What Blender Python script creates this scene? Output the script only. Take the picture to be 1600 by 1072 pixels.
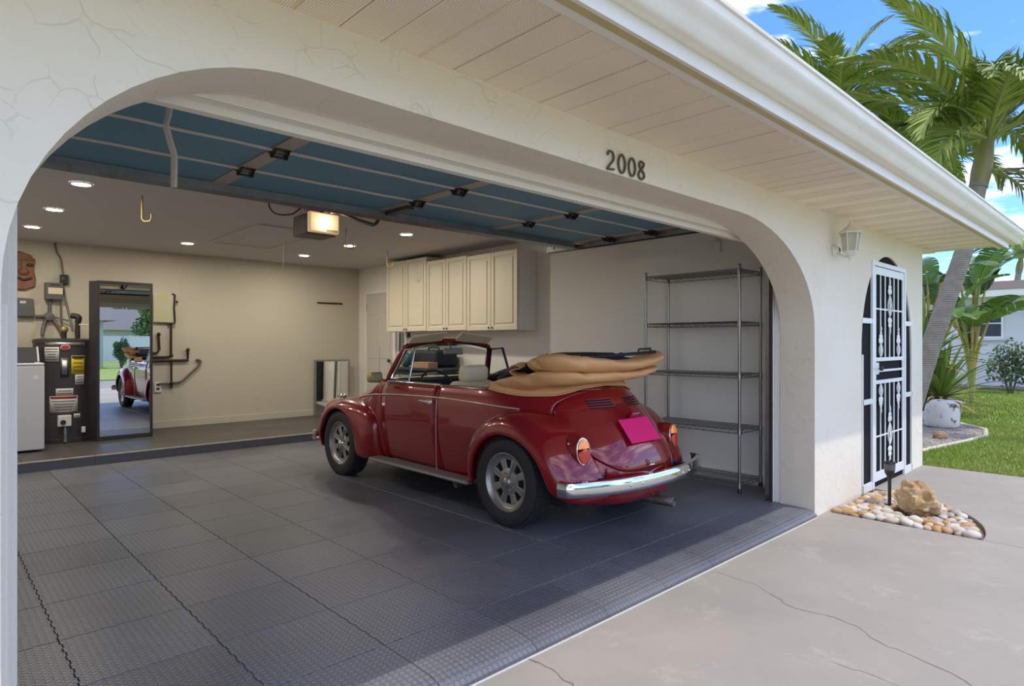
import bpy, bmesh, math, random
import numpy as np
from mathutils import Vector, Matrix

for o in list(bpy.data.objects): bpy.data.objects.remove(o)
SC = bpy.context.scene
COL = SC.collection
R = math.radians
rnd = random.Random(7)

# ------------------------------------------------------------------ camera
# metres: x runs along the front of the garage, y runs into it, z up from the garage floor
CAM_H = 1.30; YAW = R(43.4); FPX = 977.0
cam = bpy.data.cameras.new('camera'); cam.sensor_width = 36.0; cam.lens = FPX/1600*36.0
cam.shift_y = 1.0/1600; cam.clip_end = 400
cam_o = bpy.data.objects.new('camera', cam); COL.objects.link(cam_o)
cam_o.location = (0, 0, CAM_H); cam_o.rotation_euler = (R(90), 0, -YAW)
SC.camera = cam_o

# ------------------------------------------------------------------ sky, sun, exposure
SUN_DIR = Vector((0.16, -0.37, 0.93)).normalized()
CLOUD_SHIFT = (11.0, -4.0, 0.0)  # bright clouds added to raise ambient light; offset keeps the view mostly clear
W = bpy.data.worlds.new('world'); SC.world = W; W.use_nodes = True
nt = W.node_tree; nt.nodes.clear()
sky = nt.nodes.new('ShaderNodeTexSky'); sky.sky_type = 'NISHITA'; sky.sun_disc = False
sky.sun_elevation = math.asin(SUN_DIR.z); sky.sun_rotation = math.atan2(SUN_DIR.x, SUN_DIR.y)
sky.air_density = 1.0; sky.dust_density = 0.15; sky.ozone_density = 2.6
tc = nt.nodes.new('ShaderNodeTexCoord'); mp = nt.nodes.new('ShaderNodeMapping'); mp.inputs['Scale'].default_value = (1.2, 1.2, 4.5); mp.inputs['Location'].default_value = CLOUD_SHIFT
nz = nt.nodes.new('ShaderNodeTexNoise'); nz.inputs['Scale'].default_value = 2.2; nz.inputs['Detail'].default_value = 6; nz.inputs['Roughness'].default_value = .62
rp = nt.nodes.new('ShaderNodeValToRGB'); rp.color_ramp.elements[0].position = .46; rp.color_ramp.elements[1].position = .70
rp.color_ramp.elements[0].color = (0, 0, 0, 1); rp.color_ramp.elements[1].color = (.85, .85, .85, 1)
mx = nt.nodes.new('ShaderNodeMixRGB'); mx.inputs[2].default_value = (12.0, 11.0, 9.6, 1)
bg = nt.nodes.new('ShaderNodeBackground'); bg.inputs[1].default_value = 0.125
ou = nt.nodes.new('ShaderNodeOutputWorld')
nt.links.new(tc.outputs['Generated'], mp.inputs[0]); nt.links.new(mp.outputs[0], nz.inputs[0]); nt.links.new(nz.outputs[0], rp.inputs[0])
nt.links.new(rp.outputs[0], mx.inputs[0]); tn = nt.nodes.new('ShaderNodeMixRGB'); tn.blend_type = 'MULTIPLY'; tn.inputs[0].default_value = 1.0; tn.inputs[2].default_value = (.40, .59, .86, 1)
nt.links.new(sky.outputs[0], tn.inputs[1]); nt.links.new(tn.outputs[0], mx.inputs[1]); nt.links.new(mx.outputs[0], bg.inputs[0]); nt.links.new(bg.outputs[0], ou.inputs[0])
sun = bpy.data.lights.new('sun', 'SUN'); sun.energy = .85; sun.angle = R(0.7); sun.color = (1.0, .92, .79)
sun_o = bpy.data.objects.new('sun', sun); COL.objects.link(sun_o)
sun_o.rotation_euler = SUN_DIR.to_track_quat('Z', 'Y').to_euler()
vs = SC.view_settings; vs.view_transform = 'Standard'; vs.look = 'None'; vs.gamma = 1; vs.exposure = 1.50; vs.use_curve_mapping = False

# ------------------------------------------------------------------ helpers
_s, _c = math.sin(YAW), math.cos(YAW)
def on(u, v, ax, val):
    """point of the photograph's pixel (u, v) on the plane ax = val"""
    a = (u-800)/FPX; b = -(v-537)/FPX
    d = Vector((_c*a+_s, -_s*a+_c, b)); o = Vector((0, 0, CAM_H)); i = 'xyz'.index(ax)
    return o + d*((val-o[i])/d[i])
def crv(xs, ys):
    """smooth monotone interpolation through (xs, ys)"""
    xs = list(xs); ys = list(ys); n = len(xs)
    d = [(ys[i+1]-ys[i])/(xs[i+1]-xs[i]) for i in range(n-1)]
    m = [d[0]]+[0 if d[i-1]*d[i] <= 0 else 2*d[i-1]*d[i]/(d[i-1]+d[i]) for i in range(1, n-1)]+[d[-1]]
    def f(x):
        if x <= xs[0]: return ys[0]
        if x >= xs[-1]: return ys[-1]
        i = 0
        while x > xs[i+1]: i += 1
        h = xs[i+1]-xs[i]; t = (x-xs[i])/h
        return (2*t**3-3*t*t+1)*ys[i]+(t**3-2*t*t+t)*h*m[i]+(3*t*t-2*t**3)*ys[i+1]+(t**3-t*t)*h*m[i+1]
    return f
def spline(pts, n):
    """n points along a Catmull-Rom curve through pts"""
    P = [Vector(p) for p in pts]; P = [P[0]*2-P[1]]+P+[P[-1]*2-P[-2]]; k = len(P)-3; out = []
    for j in range(n):
        x = j/(n-1)*k; i = min(int(x), k-1); t = x-i; a, b, c, d = P[i:i+4]
        out.append(.5*((2*b)+(c-a)*t+(2*a-5*b+4*c-d)*t*t+(3*b-a-3*c+d)*t**3))
    return out
class MB:
    def __init__(s): s.v = []; s.f = []
    def add(s, vs, fs):
        o = len(s.v); s.v += [tuple(v) for v in vs]; s.f += [tuple(i+o for i in f) for f in fs]; return s
    def box(s, x0, x1, y0, y1, z0, z1, M=None):
        vs = [Vector((x, y, z)) for z in (z0, z1) for y in (y0, y1) for x in (x0, x1)]
        if M: vs = [M @ v for v in vs]
        return s.add(vs, [(0, 2, 3, 1), (4, 5, 7, 6), (0, 1, 5, 4), (2, 6, 7, 3), (0, 4, 6, 2), (1, 3, 7, 5)])
    def cbox(s, c, sz, M=None):
        T = Matrix.Translation(c) @ (M.to_4x4() if M else Matrix.Identity(4)); a, b, d = [q/2 for q in sz]
        return s.box(-a, a, -b, b, -d, d, T)
    def tube(s, pts, r, n=8, closed=False, caps=True, flat=1.0, up=None):
        P = [Vector(p) for p in pts]; m = len(P); rr = r if isinstance(r, (list, tuple)) else [r]*m
        T = []
        for i in range(m):
            a = P[i-1] if (i > 0 or closed) else P[i]; b = P[(i+1) % m] if (i < m-1 or closed) else P[i]
            t = (b-a); T.append(t.normalized() if t.length > 1e-9 else Vector((0, 0, 1)))
        ref = Vector(up) if up else (Vector((0, 0, 1)) if abs(T[0].z) < .9 else Vector((1, 0, 0)))
        N = (ref - T[0]*ref.dot(T[0])).normalized(); vs = []
        for i in range(m):
            N = (N - T[i]*N.dot(T[i]));  N = N.normalized() if N.length > 1e-6 else T[i].orthogonal().normalized()
            B = T[i].cross(N)
            for k in range(n):
                a = 2*math.pi*k/n; vs.append(P[i]+(N*math.cos(a)*flat+B*math.sin(a))*rr[i])
        fs = []
        for i in range(m if closed else m-1):
            for k in range(n):
                j = (i+1) % m; fs.append((i*n+k, i*n+(k+1) % n, j*n+(k+1) % n, j*n+k))
        if caps and not closed: fs += [tuple(range(n))[::-1], tuple((m-1)*n+k for k in range(n))]
        return s.add(vs, fs)
    def cyl(s, p0, p1, r0, r1=None, n=16): return s.tube([p0, p1], [r0, r0 if r1 is None else r1], n)
    def lathe(s, prof, n=24, M=None, caps=False):
        """prof: (radius, height) pairs about z"""
        vs = []; m = len(prof)
        for r, h in prof:
            for k in range(n):
                a = 2*math.pi*k/n; v = Vector((r*math.cos(a), r*math.sin(a), h)); vs.append(M @ v if M else v)
        fs = [(i*n+k, i*n+(k+1) % n, (i+1)*n+(k+1) % n, (i+1)*n+k) for i in range(m-1) for k in range(n)]
        if caps: fs += [tuple(range(n))[::-1], tuple((m-1)*n+k for k in range(n))]
        return s.add(vs, fs)
    def prism(s, poly, fn, d):
        """poly 2-D outline placed by fn(a, b) and thickened by the vector d"""
        d = Vector(d); A = [Vector(fn(*p)) for p in poly]; n = len(A)
        return s.add(A+[a+d for a in A], [tuple(range(n)), tuple(range(2*n-1, n-1, -1))]+[(i, i+n, (i+1) % n+n, (i+1) % n) for i in range(n)])
    def grid(s, fn, nu, nv, cu=False):
        vs = [Vector(fn(i/(nu if cu else nu-1), j/(nv-1))) for j in range(nv) for i in range(nu)]
        fs = [(j*nu+i, j*nu+(i+1) % nu, (j+1)*nu+(i+1) % nu, (j+1)*nu+i) for j in range(nv-1) for i in range(nu if cu else nu-1)]
        return s.add(vs, fs)
    def ball(s, c, r, nu=14, nv=9, jit=0, seed=0, M=None):
        c = Vector(c); r = Vector(r if isinstance(r, (tuple, list, Vector)) else (r, r, r)); g = random.Random(seed); vs = []
        for j in range(1, nv):
            for i in range(nu):
                a = 2*math.pi*i/nu; b = math.pi*j/nv; k = 1+jit*(g.random()-.5)
                p = Vector((r.x*math.sin(b)*math.cos(a)*k, r.y*math.sin(b)*math.sin(a)*k, -r.z*math.cos(b)*k))
                vs.append(c+(M @ p if M else p))
        t = Vector((0, 0, r.z)); vs += [c-(M @ t if M else t), c+(M @ t if M else t)]; n = (nv-1)*nu
        fs = [(j*nu+i, j*nu+(i+1) % nu, (j+1)*nu+(i+1) % nu, (j+1)*nu+i) for j in range(nv-2) for i in range(nu)]
        fs += [(n, (i+1) % nu, i) for i in range(nu)]+[(n+1, (nv-2)*nu+i, (nv-2)*nu+(i+1) % nu) for i in range(nu)]
        return s.add(vs, fs)
    def mesh(s, name, smooth=None, weld=False):
        me = bpy.data.meshes.new(name); me.from_pydata(s.v, [], s.f)
        bm = bmesh.new(); bm.from_mesh(me)
        if weld: bmesh.ops.remove_doubles(bm, verts=bm.verts, dist=.0015)
        bmesh.ops.recalc_face_normals(bm, faces=bm.faces); bm.to_mesh(me); bm.free()
        if smooth is not None:
            me.polygons.foreach_set('use_smooth', [True]*len(me.polygons)); me.set_sharp_from_angle(angle=R(smooth))
        return me
    def build(s, name, mat, parent=None, smooth=None, bevel=0, solid=0, sub=0, loc=None, seg=2, weld=False):
        me = s.mesh(name, smooth, weld); me.materials.append(mat)
        o = bpy.data.objects.new(name, me); COL.objects.link(o)
        if parent: o.parent = parent
        if loc is not None: o.location = loc
        if solid: m = o.modifiers.new('solid', 'SOLIDIFY'); m.thickness = abs(solid); m.offset = -1 if solid > 0 else 1
        if bevel: m = o.modifiers.new('bevel', 'BEVEL'); m.width = bevel; m.segments = seg; m.limit_method = 'ANGLE'; m.angle_limit = R(40)
        if sub: m = o.modifiers.new('sub', 'SUBSURF'); m.levels = sub; m.render_levels = sub
        return o
def tag(o, label, cat, group=None, kind=None):
    o['label'] = label
    if cat: o['category'] = cat
    if group: o['group'] = group
    if kind: o['kind'] = kind
    return o
def struct(o, label=None):
    o['kind'] = 'structure'
    if label: o['label'] = label
    return o
def thing(name, label, cat, loc=(0, 0, 0), rz=0, group=None):
    o = bpy.data.objects.new(name, None); COL.objects.link(o); o.location = loc; o.rotation_euler = (0, 0, rz); o.empty_display_size = .1
    return tag(o, label, cat, group)
def dup(o, loc=None, parent=None, rot=None):
    """copy of an object with copies of its parts and sub-parts"""
    c = o.copy(); COL.objects.link(c); c.parent = parent if parent else o.parent
    if loc is not None: c.location = loc
    if rot is not None: c.rotation_euler = rot
    for ch in o.children: dup(ch, None, c)
    return c

# ------------------------------------------------------------------ materials
def mat(name, col, rough=.5, metal=0, bump=None, var=None, coat=0, spec=None, emit=None, trans=0, alpha=None, sheen=0, coords='pos', stretch=None, ior=None):
    """bump = (scale, strength, detail), var = (scale, second colour, amount)"""
    m = bpy.data.materials.new(name); m.use_nodes = True; t = m.node_tree; b = t.nodes['Principled BSDF']
    b.inputs['Base Color'].default_value = (*col, 1); b.inputs['Roughness'].default_value = rough; b.inputs['Metallic'].default_value = metal
    if coat: b.inputs['Coat Weight'].default_value = coat; b.inputs['Coat Roughness'].default_value = .03
    if spec is not None: b.inputs['Specular IOR Level'].default_value = spec
    if emit: b.inputs['Emission Color'].default_value = (*emit[0], 1); b.inputs['Emission Strength'].default_value = emit[1]
    if trans: b.inputs['Transmission Weight'].default_value = trans
    if ior: b.inputs['IOR'].default_value = ior
    if alpha is not None: b.inputs['Alpha'].default_value = alpha
    if sheen: b.inputs['Sheen Weight'].default_value = sheen
    if bump or var:
        if coords == 'pos': g = t.nodes.new('ShaderNodeNewGeometry').outputs['Position']
        else: g = t.nodes.new('ShaderNodeTexCoord').outputs['Object']
        if stretch:
            k = t.nodes.new('ShaderNodeMapping'); k.inputs['Scale'].default_value = stretch; t.links.new(g, k.inputs[0]); g = k.outputs[0]
    if var:
        n = t.nodes.new('ShaderNodeTexNoise'); n.inputs['Scale'].default_value = var[0]; n.inputs['Detail'].default_value = 5; n.inputs['Roughness'].default_value = .6
        r = t.nodes.new('ShaderNodeMapRange'); r.inputs[1].default_value = .38; r.inputs[2].default_value = .68; r.inputs[4].default_value = var[2]
        x = t.nodes.new('ShaderNodeMixRGB'); x.inputs[1].default_value = (*col, 1); x.inputs[2].default_value = (*var[1], 1)
        t.links.new(g, n.inputs['Vector']); t.links.new(n.outputs[0], r.inputs[0]); t.links.new(r.outputs[0], x.inputs[0]); t.links.new(x.outputs[0], b.inputs['Base Color'])
    if bump:
        n = t.nodes.new('ShaderNodeTexNoise'); n.inputs['Scale'].default_value = bump[0]; n.inputs['Detail'].default_value = bump[2] if len(bump) > 2 else 3
        u = t.nodes.new('ShaderNodeBump'); u.inputs['Strength'].default_value = bump[1]; u.inputs['Distance'].default_value = .01
        t.links.new(g, n.inputs['Vector']); t.links.new(n.outputs[0], u.inputs['Height']); t.links.new(u.outputs[0], b.inputs['Normal'])
    return m
class NT:
    """tiny node-graph helper on a material's tree"""
    def __init__(s, m): s.t = m.node_tree; s.b = s.t.nodes['Principled BSDF']
    def n(s, typ, ins=None, **kw):
        x = s.t.nodes.new('ShaderNode'+typ)
        for k, v in kw.items(): setattr(x, k, v)
        for k, v in (ins or {}).items():
            if hasattr(v, 'is_output'): s.t.links.new(v, x.inputs[k])
            else: x.inputs[k].default_value = v
        return x
    def m(s, op, a, b=0.0, c=None):
        d = {0: a, 1: b}
        if c is not None: d[2] = c
        return s.n('Math', d, operation=op).outputs[0]
    def link(s, o, k): s.t.links.new(o, s.b.inputs[k])

# ------------------------------------------------------------------ surface materials
def stucco(name, col, col2):
    m = mat(name, col, .85); k = NT(m); pos = k.n('NewGeometry').outputs['Position']
    w = k.n('TexNoise', {'Vector': pos, 'Scale': 3.0, 'Detail': 3.0}).outputs['Color']
    p2 = k.n('MixRGB', {0: .30, 1: pos, 2: w}, blend_type='ADD').outputs[0]
    v = k.n('TexVoronoi', {'Vector': p2, 'Scale': 8.5}, feature='DISTANCE_TO_EDGE').outputs['Distance']
    ridge = k.n('MapRange', {0: v, 1: 0.0, 2: .022, 3: 1.0, 4: 0.0}).outputs[0]
    msk = k.n('MapRange', {0: k.n('TexNoise', {'Vector': pos, 'Scale': 7.0, 'Detail': 3.0}).outputs[0], 1: .50, 2: .60}).outputs[0]
    fine = k.n('TexNoise', {'Vector': pos, 'Scale': 26.0, 'Detail': 5.0, 'Roughness': .6}).outputs[0]
    plate = k.n('TexNoise', {'Vector': p2, 'Scale': 9.0, 'Detail': 1.0}).outputs[0]
    step = k.n('MapRange', {0: plate, 1: .47, 2: .50}).outputs[0]
    h = k.m('ADD', k.m('MULTIPLY', ridge, msk), k.m('ADD', k.m('MULTIPLY', fine, .55), k.m('MULTIPLY', step, .25)))
    bp = k.n('Bump', {'Strength': .42, 'Distance': .010, 'Height': h}).outputs[0]; k.link(bp, 'Normal')
    st = k.n('MapRange', {0: k.n('TexNoise', {'Vector': pos, 'Scale': 1.7, 'Detail': 5.0}).outputs[0], 1: .42, 2: .72, 4: .55}).outputs[0]
    k.link(k.n('MixRGB', {0: st, 1: (*col, 1), 2: (*col2, 1)}).outputs[0], 'Base Color'); return m
M_STUCCO = stucco('stucco_cream', (.85, .775, .64), (.81, .70, .52))
M_REVEAL = stucco('stucco_reveal', (.76, .68, .55), (.72, .63, .49))
M_INWALL = mat('garage_wall_paint', (.83, .795, .73), .7, bump=(30, .12, 4), var=(.8, (.77, .73, .66), .5))
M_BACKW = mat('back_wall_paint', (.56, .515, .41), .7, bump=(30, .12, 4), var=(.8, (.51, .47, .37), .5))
M_CEIL = mat('garage_ceiling_paint', (.56, .54, .52), .75, bump=(40, .1, 3))
M_CONC = mat('concrete_plain', (.47, .44, .41), .8, bump=(20, .1, 4))
M_WOODW = mat('cream_painted_wood', (.80, .74, .64), .5, bump=(14, .15, 4), stretch=(1, 6, 6))
M_TRIMW = mat('white_painted_trim', (.78, .74, .69), .5)
M_WHITE = mat('white_enamel', (.82, .82, .80), .35)
M_BLACK = mat('black_plastic', (.02, .02, .022), .45)
M_DSTEEL = mat('dark_steel', (.10, .10, .10), .45, .8)
M_GALV = mat('galvanised_steel', (.42, .43, .42), .42, .85, var=(9, (.30, .30, .30), .7))
M_CHROME = mat('chrome', (.82, .82, .82), .07, 1.0)
M_BRONZE = mat('dark_bronze', (.055, .045, .04), .5, .4)

def concrete_drive():
    m = mat('driveway_concrete', (.50, .47, .43), .85); k = NT(m); pos = k.n('NewGeometry').outputs['Position']
    n1 = k.n('TexNoise', {'Vector': pos, 'Scale': .9, 'Detail': 6.0, 'Roughness': .65}).outputs[0]
    n2 = k.n('TexNoise', {'Vector': pos, 'Scale': 14.0, 'Detail': 5.0}).outputs[0]
    c1 = k.n('MixRGB', {0: k.n('MapRange', {0: n1, 1: .35, 2: .7}).outputs[0], 1: (.31, .282, .243, 1), 2: (.385, .345, .296, 1)}).outputs[0]
    spots = k.n('MapRange', {0: k.n('TexNoise', {'Vector': pos, 'Scale': 4.0, 'Detail': 9.0, 'Roughness': .75}).outputs[0], 1: .56, 2: .70, 4: .55}).outputs[0]
    c2 = k.n('MixRGB', {0: spots, 1: c1, 2: (.48, .435, .38, 1)}).outputs[0]
    k.link(c2, 'Base Color')
    h = k.m('MULTIPLY', n2, .35)
    k.link(k.n('Bump', {'Strength': .35, 'Distance': .008, 'Height': h}).outputs[0], 'Normal'); return m
M_DRIVE = concrete_drive()

def mat_tile(name, col, col2):
    m = mat(name, col, .42); k = NT(m); pos = k.n('NewGeometry').outputs['Position']; sp = k.n('SeparateXYZ', {0: pos})
    P = .0285; x = k.m('DIVIDE', sp.outputs[0], P); y = k.m('DIVIDE', sp.outputs[1], P)
    fx = k.m('SUBTRACT', k.m('FRACT', x), .5); fy = k.m('SUBTRACT', k.m('FRACT', y), .5)
    d = k.m('SQRT', k.m('ADD', k.m('MULTIPLY', fx, fx), k.m('MULTIPLY', fy, fy)))
    disc = k.n('MapRange', {0: d, 1: .36, 2: .46, 3: 1.0, 4: 0.0}).outputs[0]
    k.link(k.n('Bump', {'Strength': .55, 'Distance': .004, 'Height': disc}).outputs[0], 'Normal')
    oi = k.n('ObjectInfo').outputs['Random']
    n1 = k.n('TexNoise', {'Vector': pos, 'Scale': 1.1, 'Detail': 6.0, 'Roughness': .62}).outputs[0]
    n3 = k.n('TexNoise', {'Vector': pos, 'Scale': .8, 'Detail': 3.0, 'Distortion': .6}).outputs[0]
    c = k.n('MixRGB', {0: k.n('MapRange', {0: n1, 1: .36, 2: .68}).outputs[0], 1: (*col, 1), 2: (*col2, 1)}).outputs[0]
    tone = k.n('MapRange', {0: oi, 1: 0.0, 2: 1.0, 3: .87, 4: 1.13}).outputs[0]
    c = k.n('MixRGB', {0: 1.0, 1: c, 2: k.n('CombineXYZ', {0: tone, 1: tone, 2: tone}).outputs[0]}, blend_type='MULTIPLY').outputs[0]
    dust = k.n('MapRange', {0: n3, 1: .55, 2: .72, 4: .22}).outputs[0]
    c = k.n('MixRGB', {0: dust, 1: c, 2: (.30, .27, .22, 1)}).outputs[0]
    gap = k.m('MULTIPLY', k.m('SUBTRACT', 1.0, disc), .35)
    k.link(k.n('MixRGB', {0: gap, 1: c, 2: (.045, .043, .04, 1)}).outputs[0], 'Base Color')
    k.link(k.n('MapRange', {0: n1, 3: .30, 4: .52}).outputs[0], 'Roughness'); return m
M_TILE = mat_tile('grey_coin_tile', (.118, .124, .145), (.175, .182, .208))
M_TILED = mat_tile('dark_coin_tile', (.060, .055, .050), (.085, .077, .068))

def soffit_mat(name, dots):
    m = mat(name, (.83, .74, .60), .55); k = NT(m); pos = k.n('NewGeometry').outputs['Position']; sp = k.n('SeparateXYZ', {0: pos})
    c = k.n('MixRGB', {0: k.n('MapRange', {0: k.n('TexNoise', {'Vector': pos, 'Scale': 3.0, 'Detail': 5.0}).outputs[0], 1: .4, 2: .7, 4: .6}).outputs[0], 1: (.92, .80, .61, 1), 2: (.86, .72, .51, 1)}).outputs[0]
    if dots:
        P = .0088; fx = k.m('SUBTRACT', k.m('FRACT', k.m('DIVIDE', sp.outputs[0], P)), .5); fy = k.m('SUBTRACT', k.m('FRACT', k.m('DIVIDE', sp.outputs[1], P)), .5)
        d = k.m('SQRT', k.m('ADD', k.m('MULTIPLY', fx, fx), k.m('MULTIPLY', fy, fy)))
        h = k.n('MapRange', {0: d, 1: .20, 2: .30, 3: .8, 4: 0.0}).outputs[0]
        c = k.n('MixRGB', {0: h, 1: c, 2: (.20, .15, .09, 1)}).outputs[0]
    k.link(c, 'Base Color'); return m
M_SOF = soffit_mat('soffit_vinyl', False); M_SOFD = soffit_mat('soffit_vinyl_perforated', True)

# ------------------------------------------------------------------ the shell of the garage
XL, XR, YF, YI, YB, ZC = -.37, 5.62, 1.93, 2.20, 9.87, 2.60
XH = 8.15      # corner of the house
SOF = 2.365    # underside of the eave
GND = -.06
def arch_pts():
    """garage opening, left foot to right foot"""
    L = [(.14, GND-.1), (.14, 1.44)]; T = 2.155
    for i in range(1, 17): a = R(90*i/16); L.append((.14+.75-.75*math.cos(a), 1.435+.72*math.sin(a)))
    for i in range(0, 17): a = R(90-90*i/16); L.append((5.09-1.25+1.25*math.cos(a), 1.405+.75*math.sin(a)))
    return L+[(5.09, GND-.1)]
DX0, DX1, DZS, DZT = 6.16, 7.72, 1.22, 2.155
def door_arch(g=0):
    L = [(DX0-g, GND-.1), (DX0-g, DZS)]; c = (DX0+DX1)/2; a_ = c-DX0+g
    for i in range(1, 28):
        a = math.pi*i/28; L.append((c-a_*math.cos(a), DZS+(DZT-DZS+g)*math.sin(a)**.92))
    return L+[(DX1+g, DZS), (DX1+g, GND-.1)]
ZW = 2.66
outline = [(-3.2, GND-.1)]+arch_pts()+door_arch()+[(XH, GND-.1), (XH, ZW), (-3.2, ZW)]
fw = MB().prism(outline, lambda a, b: (a, YF, b), (0, YI-YF, 0)).build('wall_front', M_STUCCO, smooth=30)
struct(fw, 'cream textured stucco front wall with the arched garage opening')
fw.data.materials.append(M_REVEAL)     # the reveal of the arch is painted tan
for p in fw.data.polygons:
    if abs(p.normal.y) < .5 and .1 < p.center.x < 5.12 and p.center.z > GND-.08 and p.center.z < 2.3: p.material_index = 1
# timber door frame behind the arch
t2 = MB(); t2.box(-.1, 5.35, YI+.002, YI+.05, 2.115, 2.26); t2.box(-.1, 5.3, YI+.052, YI+.10, 2.085, 2.20)
struct(t2.build('trim_2', M_WOODW, bevel=.004), 'cream timber header behind the garage arch')
t3 = MB(); t3.box(5.095, 5.30, YI+.002, YI+.05, 0, 2.115); t3.box(5.075, 5.13, YI+.052, YI+.085, 0, 2.10)
struct(t3.build('trim_3', M_TRIMW, bevel=.004), 'white timber jamb on the far side of the garage opening')
t4 = MB(); t4.box(-.02, .195, YI+.002, YI+.05, -.02, 2.115); t4.box(.0, .178, YI-.03, YI+.0015, -.04, 1.75); t4.box(.14, .158, YF+.06, YI-.03, -.04, 1.4)
struct(t4.build('trim_4', M_WOODW, bevel=.004), 'cream timber jamb on the near side of the garage opening')
sb = MB().box(5.062, 5.074, YI+.055, YI+.082, 0.005, 2.08); struct(sb.build('trim_5', M_BRONZE), 'dark rubber seal strip along the far jamb')

wr = MB().box(XR, XR+.12, YI, YB+.12, -.1, ZW).build('wall_right', M_INWALL); struct(wr, 'off-white right wall of the garage')
MB().box(XR-.012, XR-.001, YI+.05, 3.915, .02, ZC).build('wall_sheet', M_INWALL, wr, bevel=.004)
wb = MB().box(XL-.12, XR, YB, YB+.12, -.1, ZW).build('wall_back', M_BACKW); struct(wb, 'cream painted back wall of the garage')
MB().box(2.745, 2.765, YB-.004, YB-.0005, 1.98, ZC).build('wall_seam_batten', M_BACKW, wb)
struct(MB().box(XL-.12, XL, YI, YB, -.1, ZW).build('wall_left', M_INWALL), 'off-white left wall of the garage')
struct(MB().box(XL-.12, XR+.12, YI, YB+.12, ZC, ZC+.05).build('ceiling', M_CEIL), 'grey-white garage ceiling')
bb = MB(); bb.box(1.0, XR-.002, YB-.016, YB-.001, .10, .20); struct(bb.build('baseboard_back', M_BACKW, bevel=.004), 'painted baseboard along the back wall')
bb = MB(); bb.box(XR-.03, XR-.013, YI+.13, 7.9, 0.006, .10); struct(bb.build('baseboard_right', M_INWALL, bevel=.004), 'painted baseboard along the right wall')

# floor slab with interlocking tiles
fl = MB().box(XL-.1, XR+.1, 1.96, YB+.1, -.25, -.014).build('floor', M_CONC); struct(fl, 'garage floor covered with dark grey interlocking coin-pattern tiles')
TS = .507
def tile_outline(w, h, inset=0.0, n=11, amp=.0055, g=.0014):
    """square-toothed outline that tessellates with its neighbours"""
    def wave(L):
        out = []
        for k in range(n):
            o = amp if k % 2 else 0.0; e = inset if k % 2 else -inset    # keep the inset inside the teeth
            out += [(k/n*L+(e if k else 0), o), ((k+1)/n*L-(e if k < n-1 else 0), o)]
        return out
    bw, rw = wave(w), wave(h); q = g+inset
    P = [(min(max(t, q), w-q), o+q) for t, o in bw]+[(w+o-q, min(max(t, q), h-q)) for t, o in rw]
    P += [(min(max(t, q), w-q), h+o-q) for t, o in bw[::-1]]+[(o+q, min(max(t, q), h-q)) for t, o in rw[::-1]]
    return P
def tile_mesh(w, h, name, m):
    A = tile_outline(w, h, .0022); B = tile_outline(w, h); n = len(A); mb = MB()
    vs_ = [(x, y, 0) for x, y in A]+[(x, y, -.003) for x, y in B]+[(x, y, -.012) for x, y in B]
    fs_ = [tuple(range(n))]+[(i, (i+1) % n, n+(i+1) % n, n+i) for i in range(n)]+[(n+i, n+(i+1) % n, 2*n+(i+1) % n, 2*n+i) for i in range(n)]
    me = bpy.data.meshes.new(name)
    bm = bmesh.new(); bv = [bm.verts.new(v) for v in vs_]
    for f in fs_:
        if len({vs_[i] for i in f}) >= 3: bm.faces.new([bv[i] for i in f])
    bmesh.ops.remove_doubles(bm, verts=bm.verts, dist=1e-5); bmesh.ops.triangulate(bm, faces=[f for f in bm.faces if len(f.verts) > 4]); bmesh.ops.recalc_face_normals(bm, faces=bm.faces)
    if max(bm.faces, key=lambda f: f.calc_area()).normal.z < 0: bmesh.ops.reverse_faces(bm, faces=bm.faces)
    bm.to_mesh(me); bm.free(); me.materials.append(m); return me
tile_me = tile_mesh(TS, TS, 'floor_tile', M_TILE)
X0T = .955-2*TS-.0; Y0T = 2.335-.0
X0T = .945-2*TS
cols = 11
for j in range(11):
    for i in range(cols):
        x = X0T+i*TS; y = Y0T+j*TS
        if x > 5.5 or y+TS > 7.94: continue
        o = bpy.data.objects.new('floor_tile', tile_me); COL.objects.link(o); o.parent = fl; o.location = (x, y, 0.0)
# ramp pieces under the door line, bevelled down to the drive
def ramp_mesh(w):
    me = MB().prism([(0, 0), (0, -.012), (-.42, -.012-.043), (-.42, -.038), (-.385, -.016), (-.33, -.004), (-.22, 0)], lambda a, b: (0.0016, a, b), (w-.003, 0, 0)).mesh('ramp_tile'); me.materials.append(M_TILE); return me
rp_me = ramp_mesh(TS)
for i in range(cols):
    x = X0T+i*TS; me = rp_me
    if x < .14: me = ramp_mesh(x+TS-.142); x = .142
    elif x+TS > 5.088: me = ramp_mesh(5.088-x)
    if x > 5.05: continue
    o = bpy.data.objects.new('ramp_tile', me); COL.objects.link(o); o.parent = fl; o.location = (x, Y0T-.003, 0.0)
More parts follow.
